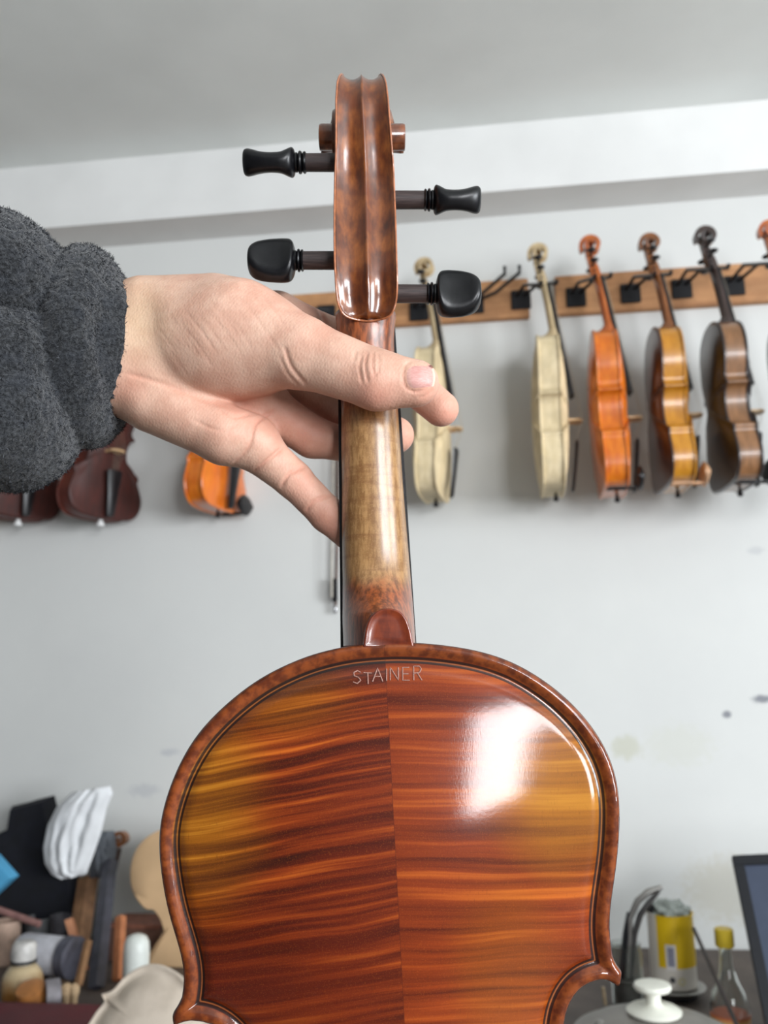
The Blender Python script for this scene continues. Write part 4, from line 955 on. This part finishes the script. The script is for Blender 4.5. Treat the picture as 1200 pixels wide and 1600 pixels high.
# white jar lying on its side, dark lid
c = onb(85, 1.80); r = .036; c.z = at(85, 1493, 1.80).z
e = empty('plastic_jar', 'translucent white jar lying on its side with dark grey lid', 'jar', frameM(c)); R = Matrix.Rotation(math.radians(-72), 3, 'Z') @ Matrix.Rotation(math.pi/2, 3, 'X')
R = Matrix(((0, 0, 1), (0, 1, 0), (-1, 0, 0)))
R = Matrix.Rotation(math.radians(-15), 3, 'Z') @ R
MB().lathe([(r*.6, -.085), (r*.95, -.082), (r, -.075), (r, .02), (r*.9, .026)], 30, R).build('body', simple('milky_plastic', (180, 180, 186), .35, .05), e)
MB().lathe([(r*.9, .024), (r*1.08, .026), (r*1.08, .048), (r*.95, .05), (.002, .05)], 30, R).build('lid', simple('grey_lid', (74, 74, 84), .5), e)
for sx_, lb_ in ((-.07, 'small wood block under the neck end of the lying jar'), (.02, 'small wood block under the lid end of the lying jar')): MB().box((sx_-.015, -.02, -(c.z-BZ)), (sx_+.015, .02, -r+.002), bev=.002).build('wood_block', simple('block', (98, 80, 64), .7)); C.objects[-1].matrix_world = frameM(c); tag(C.objects[-1], lb_, 'block', 'blocks under the lying jar')
# amber glue bottle
c = onb(34, 1.70); ht = hh(34, 1505, 1.70)
e = empty('glue_bottle', 'squat amber glue bottle with pale round cap, front left', 'bottle', frameM(c))
t = NT('amber_plastic'); z = t.sep(t.co())[2]; n = t.noise(t.co(), 40, 3)
M_AMB = t.out(t.mix(t.mr(t.ma('ADD', z, t.ma('MULTIPLY', t.ma('SUBTRACT', n, .5), .04)), .01, .055), (150, 104, 52), (196, 176, 140)), .35)
MB().lathe([(.030, 0), (.036, .004), (.037, .03), (.034, ht*.7), (.026, ht*.9), (.018, ht)], 30).build('body', M_AMB, e)
MB().lathe([(.017, ht-.002), (.019, ht), (.019, ht+.006), (.022, ht+.007), (.022, ht+.032), (.018, ht+.038), (.002, ht+.040)], 28).build('cap', simple('pale_cap', (190, 188, 184), .4), e)
MB().lathe([(.0195, ht+.001), (.0235, ht+.002), (.0235, ht+.007), (.0195, ht+.0075)], 28).build('ring', M_BLACK, e)
c = onb(52, 1.64)
tag(MB().lathe([(.010, 0), (.024, .002), (.026, .02), (.024, .040), (.012, .043)], 24, Matrix.Rotation(.4, 3, 'X'), (0, 0, .006)).build('wood_ball', simple('orange_wood', (170, 112, 60), .5), M=frameM(c)), 'round orange-brown wooden knob beside the glue bottle', 'knob')
c = onb(80, 1.64)
e = empty('tape_roll', 'grey roll of tape standing on edge at the bench front', 'tape roll', frameM(c+Vector((0, 0, .027)))); R = Matrix.Rotation(math.radians(35), 3, 'Z') @ Matrix.Rotation(math.pi/2, 3, 'Y')
MB().add(*loftsec([[np.array(R @ Vector((r_*math.cos(a), r_*math.sin(a), z_))) for r_, z_ in ((.015, -.012), (.027, -.012), (.027, .012), (.015, .012))] for a in np.linspace(0, 2*math.pi, 33)])).build('roll', simple('tape_grey', (128, 124, 128), .5), e)
MB().lathe([(.0148, -.010), (.0148, .010)], 24, R).build('core', simple('tape_core', (58, 56, 66), .6), e)
for (px, r_, nm) in ((103, .012, 'small tan wooden peg blank standing on the bench'), (115, .009, 'thinner tan peg blank right of the other one')):
    c = onb(px, 1.66); tag(MB().lathe([(r_*.6, 0), (r_*.7, .018), (r_, .026), (r_, .036), (r_*.3, .041)], 16).build('peg_blank', simple('tan_turning', (186, 158, 124), .6), M=frameM(c)), nm, 'peg blank')
# more clutter behind: cups and tins
for (px, Y, top, r_, colr, nm, lb, ct) in ((60, 1.98, 1432, .03, (116, 118, 120), 'metal_tin', 'grey metal tin behind the lying jar', 'tin'), (92, 1.955, 1430, .022, (70, 68, 72), 'metal_tin', 'dark metal tin right of the grey one', 'tin'), (8, 1.9, 1438, .028, (196, 168, 150), 'cup', 'pale pinkish cup at the left edge', 'cup')):
    c = onb(px, Y); ht = hh(px, top, Y); tag(MB().lathe([(r_*.9, 0), (r_*.95, .003), (r_, ht-.004), (r_*1.04, ht-.002), (r_*1.04, ht), (r_*.94, ht), (r_*.9, .006), (.002, .005)], 28).build(nm, simple(nm+'_m', colr, .4, .1), M=frameM(c)), lb, ct)
# pale carved violin plate in the foreground left, leaning
def carved():
    Y0 = 1.33; pts = crom([(136, 1604), (150, 1582), (163, 1566), (161, 1560)], 5)+crom([(158, 1553), (176, 1547), (195, 1526), (218, 1511), (240, 1506), (262, 1511), (290, 1530), (330, 1580), (345, 1650), (320, 1720), (260, 1760), (180, 1745), (140, 1700), (125, 1650), (136, 1606)], 5)
    B = at(150, 1720, Y0); pl_o = at(200, 1640, Y0); nrm = Vector((-.12, -1, .62)).normalized()
    def ip(x, y):
        d = ray(x, y); t_ = (pl_o-CAM_LOC).dot(nrm)/d.dot(nrm); return CAM_LOC+d*t_
    Pn = [ip(*p) for p in pts]; c = sum(Pn, Vector())/len(Pn); n = len(Pn); v = []
    for f_, h_ in ((1, -.030), (1, 0), (.985, .0022), (.95, .0026), (.92, .0005), (.87, -.0012), (.8, .001), (.65, .008), (.4, .013), (.02, .0145)):
        v += [c+(p-c)*f_+nrm*h_-c for p in Pn]
    zf = rc.matrix_world.translation.z+at(75, 1566, 1.60).z+.001-c.z
    v = [Vector((p.x, p.y, max(p.z, zf))) for p in v]
    f = [[k_*n+i, k_*n+(i+1) % n, (k_+1)*n+(i+1) % n, (k_+1)*n+i] for k_ in range(9) for i in range(n)]+[list(range(n))[::-1], list(range(9*n, 10*n))]
    t = NT('raw_maple'); n_ = t.noise(t.co(), 30, 4); m = t.out(t.ramp(n_, [(.35, (194, 180, 164)), (.6, (212, 198, 182))]), .75, normal=t.bump(n_, .2, .001))
    o = MB().add(v, f).build('carved_plate', m, M=frameM(c), sharp=60); tag(o, 'pale unvarnished carved violin plate at the bottom left of the held violin', 'violin plate')
    # a block props the plate up from the bench
carved()
# --- right side
M_STEEL = simple('dull_steel', (150, 148, 144), .35, .1, 30, metal=.8)
M_GLASS = NT('clear_glass').out((240, 245, 242), .03, trans=1.0, ior=1.45)
c = onb(983, 1.74); r = .028; ht = hh(983, 1474, 1.74)
e = empty('glass_jar', 'clear glass jar of tools right of the violin corner', 'jar', frameM(c))
MB().lathe([(r*.9, 0), (r, .004), (r, ht*.85), (r*.92, ht*.93), (r*.95, ht), (r*.86, ht), (r*.84, ht*.93), (r*.9, ht*.84), (r*.9, .008), (.002, .007)], 32).build('body', M_GLASS, e)
MB().lathe([(r*.86, .009), (r*.86, ht*.45), (.002, ht*.45)], 24).build('filling', simple('dark_filling', (84, 80, 78), .6), e)
e = empty('pliers', 'grey metal pliers with curved handles standing in the glass jar', 'pliers', frameM(c)); z0 = ht*.46
pp = lambda x, y: at(x, y, 1.74)-c
MB().tube([Vector((0, 0, z0)), pp(984, 1462), pp(984, 1435), pp(996, 1408), pp(1012, 1394), pp(1034, 1386)], [.004, .005, .0055, .006, .006, .004], 10).build('handle', M_STEEL, e)
MB().tube([Vector((.004, 0, z0)), pp(992, 1458), pp(1000, 1430), pp(1014, 1410), pp(1030, 1392)], [.004, .005, .0055, .005, .003], 10).build('handle', simple('dark_steel', (84, 82, 82), .4, metal=.6), e)
MB().tube([Vector((-.010, 0, z0)), pp(978, 1460), pp(982, 1425)], [.005, .006, .003], 8).build('jaw', M_BLKMET, e)
# stacked tin under the yellow can
Yc = 1.80; c = onb(1055, Yc); hb1 = hh(1055, 1538, Yc)
e = empty('steel_dish', 'round grey steel dish the yellow can stands on', 'dish', frameM(c))
MB().lathe([(.030, 0), (.034, .002), (.040, hb1*.4), (.052, hb1*.75), (.055, hb1*.93), (.054, hb1), (.050, hb1*.97), (.002, hb1*.95)], 40).build('body', M_STEEL, e)
MB().lathe([(.031, .001), (.0395, .002), (.0405, hb1*.38), (.031, hb1*.38)], 36).build('foot', M_BLACK, e)
cc = c+Vector((0, 0, hb1)); ct = hh(1052, 1424, Yc)-hb1; r = .0405
e = empty('paint_can', 'yellow and white can stuffed with crumpled plastic', 'can', frameM(cc))
t = NT('can_label'); x, y, z = t.sep(t.co()); ang = t.ma('ARCTAN2', x, t.ma('MULTIPLY', y, -1))
yel_m = t.ma('MULTIPLY', t.ma('GREATER_THAN', z, ct*.30), t.ma('GREATER_THAN', ang, -.80)); col = t.mix(yel_m, (212, 206, 196), (222, 184, 22))
def rect(a0, a1, z0, z1): return t.ma('MULTIPLY', t.ma('MULTIPLY', t.ma('GREATER_THAN', ang, a0), t.ma('LESS_THAN', ang, a1)), t.ma('MULTIPLY', t.ma('GREATER_THAN', z, ct*z0), t.ma('LESS_THAN', z, ct*z1)))
col = t.mix(rect(-.45, .0, .28, .62), col, (220, 216, 214)); col = t.mix(rect(-.36, -.08, .33, .58), col, (160, 160, 176))
bars = t.ma('GREATER_THAN', t.ma('SINE', t.ma('MULTIPLY', z, 2600)), .1); col = t.mix(t.ma('MULTIPLY', rect(-.36, -.08, .33, .58), bars), col, (112, 112, 130))
def disc(a0, z0, rr, c2):
    global col
    dx = t.ma('MULTIPLY', t.ma('SUBTRACT', ang, a0), r); dz = t.ma('SUBTRACT', z, ct*z0); d = t.ma('SQRT', t.ma('ADD', t.ma('MULTIPLY', dx, dx), t.ma('MULTIPLY', dz, dz))); col = t.mix(t.mr(d, rr*.8, rr*1.2, 1, 0), col, c2)
disc(-.22, .15, .0048, (70, 70, 74)); disc(.18, .13, .006, (206, 196, 120)); disc(.18, .13, .004, (212, 206, 196))
MB().lathe([(r*.95, 0), (r, .002), (r, ct-.003), (r*1.03, ct-.002), (r*1.03, ct), (r*.96, ct), (r*.95, .004), (.002, .003)], 48).build('body', t.out(col, .4), e)
rr_ = random.Random(3); b = bmesh.new(); bmesh.ops.create_icosphere(b, subdivisions=4, radius=1)
for v in b.verts:
    k_ = 1+.35*mnoise.noise(v.co*2.2)+.18*mnoise.noise(v.co*5); v.co = Vector((v.co.x*.034*k_, v.co.y*.034*k_, v.co.z*.020*k_))
b.verts.index_update(); MB().add([v.co+Vector((0, 0, ct)) for v in b.verts], [[v.index for v in f.verts] for f in b.faces]).build('plastic_wrap', simple('crumpled_plastic', (150, 158, 152), .25, .1, 80), e, sharp=70); b.free()
MB().tube([(-.032, -.004, ct-.02), (-.034, -.006, ct+.012)], .007, 10).build('tool_tip', M_BLACK, e)
# pot with lid and white knob
Yl = 1.50; kc = at(1022, 1582, Yl); RL = .118
e = empty('pot', 'dull grey metal pot with domed lid and white knob, bottom right', 'pot', frameM((kc.x, kc.y, BZ)))
hz = kc.z-BZ
MB().lathe([(RL*.9, 0), (RL*.97, .006), (RL*.97, hz-.036), (RL*1.0, hz-.034)], 64).build('body', M_STEEL, e)
MB().lathe([(RL*1.0, hz-.036), (RL*1.03, hz-.034), (RL*1.03, hz-.030), (RL*.97, hz-.027), (RL*.8, hz-.017), (RL*.55, hz-.007), (RL*.3, hz-.001), (.002, hz)], 64).build('lid', simple('dull_aluminium', (136, 132, 126), .42, .06, 10, metal=.5), e)
kn = MB().lathe([(.036, hz-.002), (.040, hz), (.041, hz+.003), (.036, hz+.007), (.015, hz+.010), (.011, hz+.014), (.011, hz+.026), (.016, hz+.030), (.026, hz+.032), (.028, hz+.036), (.026, hz+.040), (.018, hz+.0415), (.002, hz+.041)], 40).build('knob', simple('cream_plastic', (226, 226, 214), .35, .02), e)
MB().lathe([(.004, 0), (.008, .002), (.009, .008), (.005, .012), (.002, .013)], 14, None, (-.082, -.01, hz-.021)).build('rivet', M_STEEL, e)
leaning('thin_stick', (1156, 1612), (1084, 1451), 1.42, 1.70, .0035, simple('dark_stick', (44, 34, 30), .5), 'thin dark stick slanting past the yellow can', 'stick', 1, 8)
leaning('steel_rod', (946, 1570), (942, 1542), 1.72, 1.72, .003, simple('brass_rod', (170, 150, 120), .4), 'short pale rod standing beside the violin corner', 'rod', 1, 8)
# bottle with yellow cap
Yb = 1.62; c = onb(1144, Yb); z_ = lambda py: hh(1135, py, Yb)
e = empty('bottle', 'clear glass bottle with yellow cap next to the screen', 'bottle', frameM(c))
MB().lathe([(.026, 0), (.030, .003), (.030, z_(1570)), (.027, z_(1552)), (.016, z_(1530)), (.0115, z_(1508)), (.0095, z_(1478)), (.007, z_(1478)), (.009, z_(1508)), (.0135, z_(1530)), (.025, z_(1553)), (.028, z_(1570)), (.028, .006), (.002, .005)], 36).build('body', M_GLASS, e)
MB().lathe([(.0135, z_(1479)), (.0150, z_(1477)), (.0150, z_(1452)), (.013, z_(1450)), (.002, z_(1450))], 28).build('cap', simple('yellow_cap', (206, 178, 50), .4, .05), e)
t = NT('bottle_label'); z = t.sep(t.co())[2]; zl = z_(1582)
MB().lathe([(.0303, zl-.04), (.0306, zl-.04), (.0306, zl), (.0303, zl)], 36).build('label_band', t.out(t.ramp(t.mr(z, zl-.03, zl, 0, 1, False), [(0, (190, 120, 100)), (.5, (214, 176, 186)), (.75, (226, 176, 110)), (1, (200, 96, 60))]), .5), e)
# monitor
mo = at(1143, 1336, 1.62); mlow = at(1196, 1600, 1.50)
e = empty('monitor', 'black framed screen at the right edge', 'monitor', frameM(mo)); dn = (mlow-mo).normalized(); rt = Vector((1, -.18, 0.0)).normalized(); rt = (rt-dn*rt.dot(dn)).normalized()
Rm = Matrix((rt, dn, rt.cross(dn))).transposed()     # local x right, y down, z away from the room
e.matrix_world = frameM(mo, Rm); Wm, bz = .52, .017; Hm = (mo.z-BZ-.012)/abs(Rm.col[1].z)
for lo_, hi_ in (((0, 0, 0), (Wm, bz, .02)), ((0, Hm-bz, 0), (Wm, Hm, .02)), ((0, bz, 0), (bz, Hm-bz, .02)), ((Wm-bz, bz, 0), (Wm, Hm-bz, .02))): MB().box(lo_, hi_, bev=.0015).build('bezel', simple('black_plastic', (20, 22, 28), .4, .1), e)
MB().box((bz-.001, bz-.001, .004), (Wm-bz+.001, Hm-bz+.001, .018)).build('screen', simple('dark_screen', (62, 70, 88), .35, .03), e, smooth=False)
MB().box((.02, .02, .018), (Wm-.02, Hm-.02, .035), bev=.006).build('rear_case', simple('black_case', (24, 24, 28), .5), e)
b_ = mo+dn*Hm
st_x = mo+rt*Wm*.5+dn*(Hm-.02)
MB().box((Wm*.5-.09, Hm-.05, .03), (Wm*.5+.09, Hm+.006, .045), bev=.003).build('stand', simple('black_stand', (24, 24, 28), .5), e)
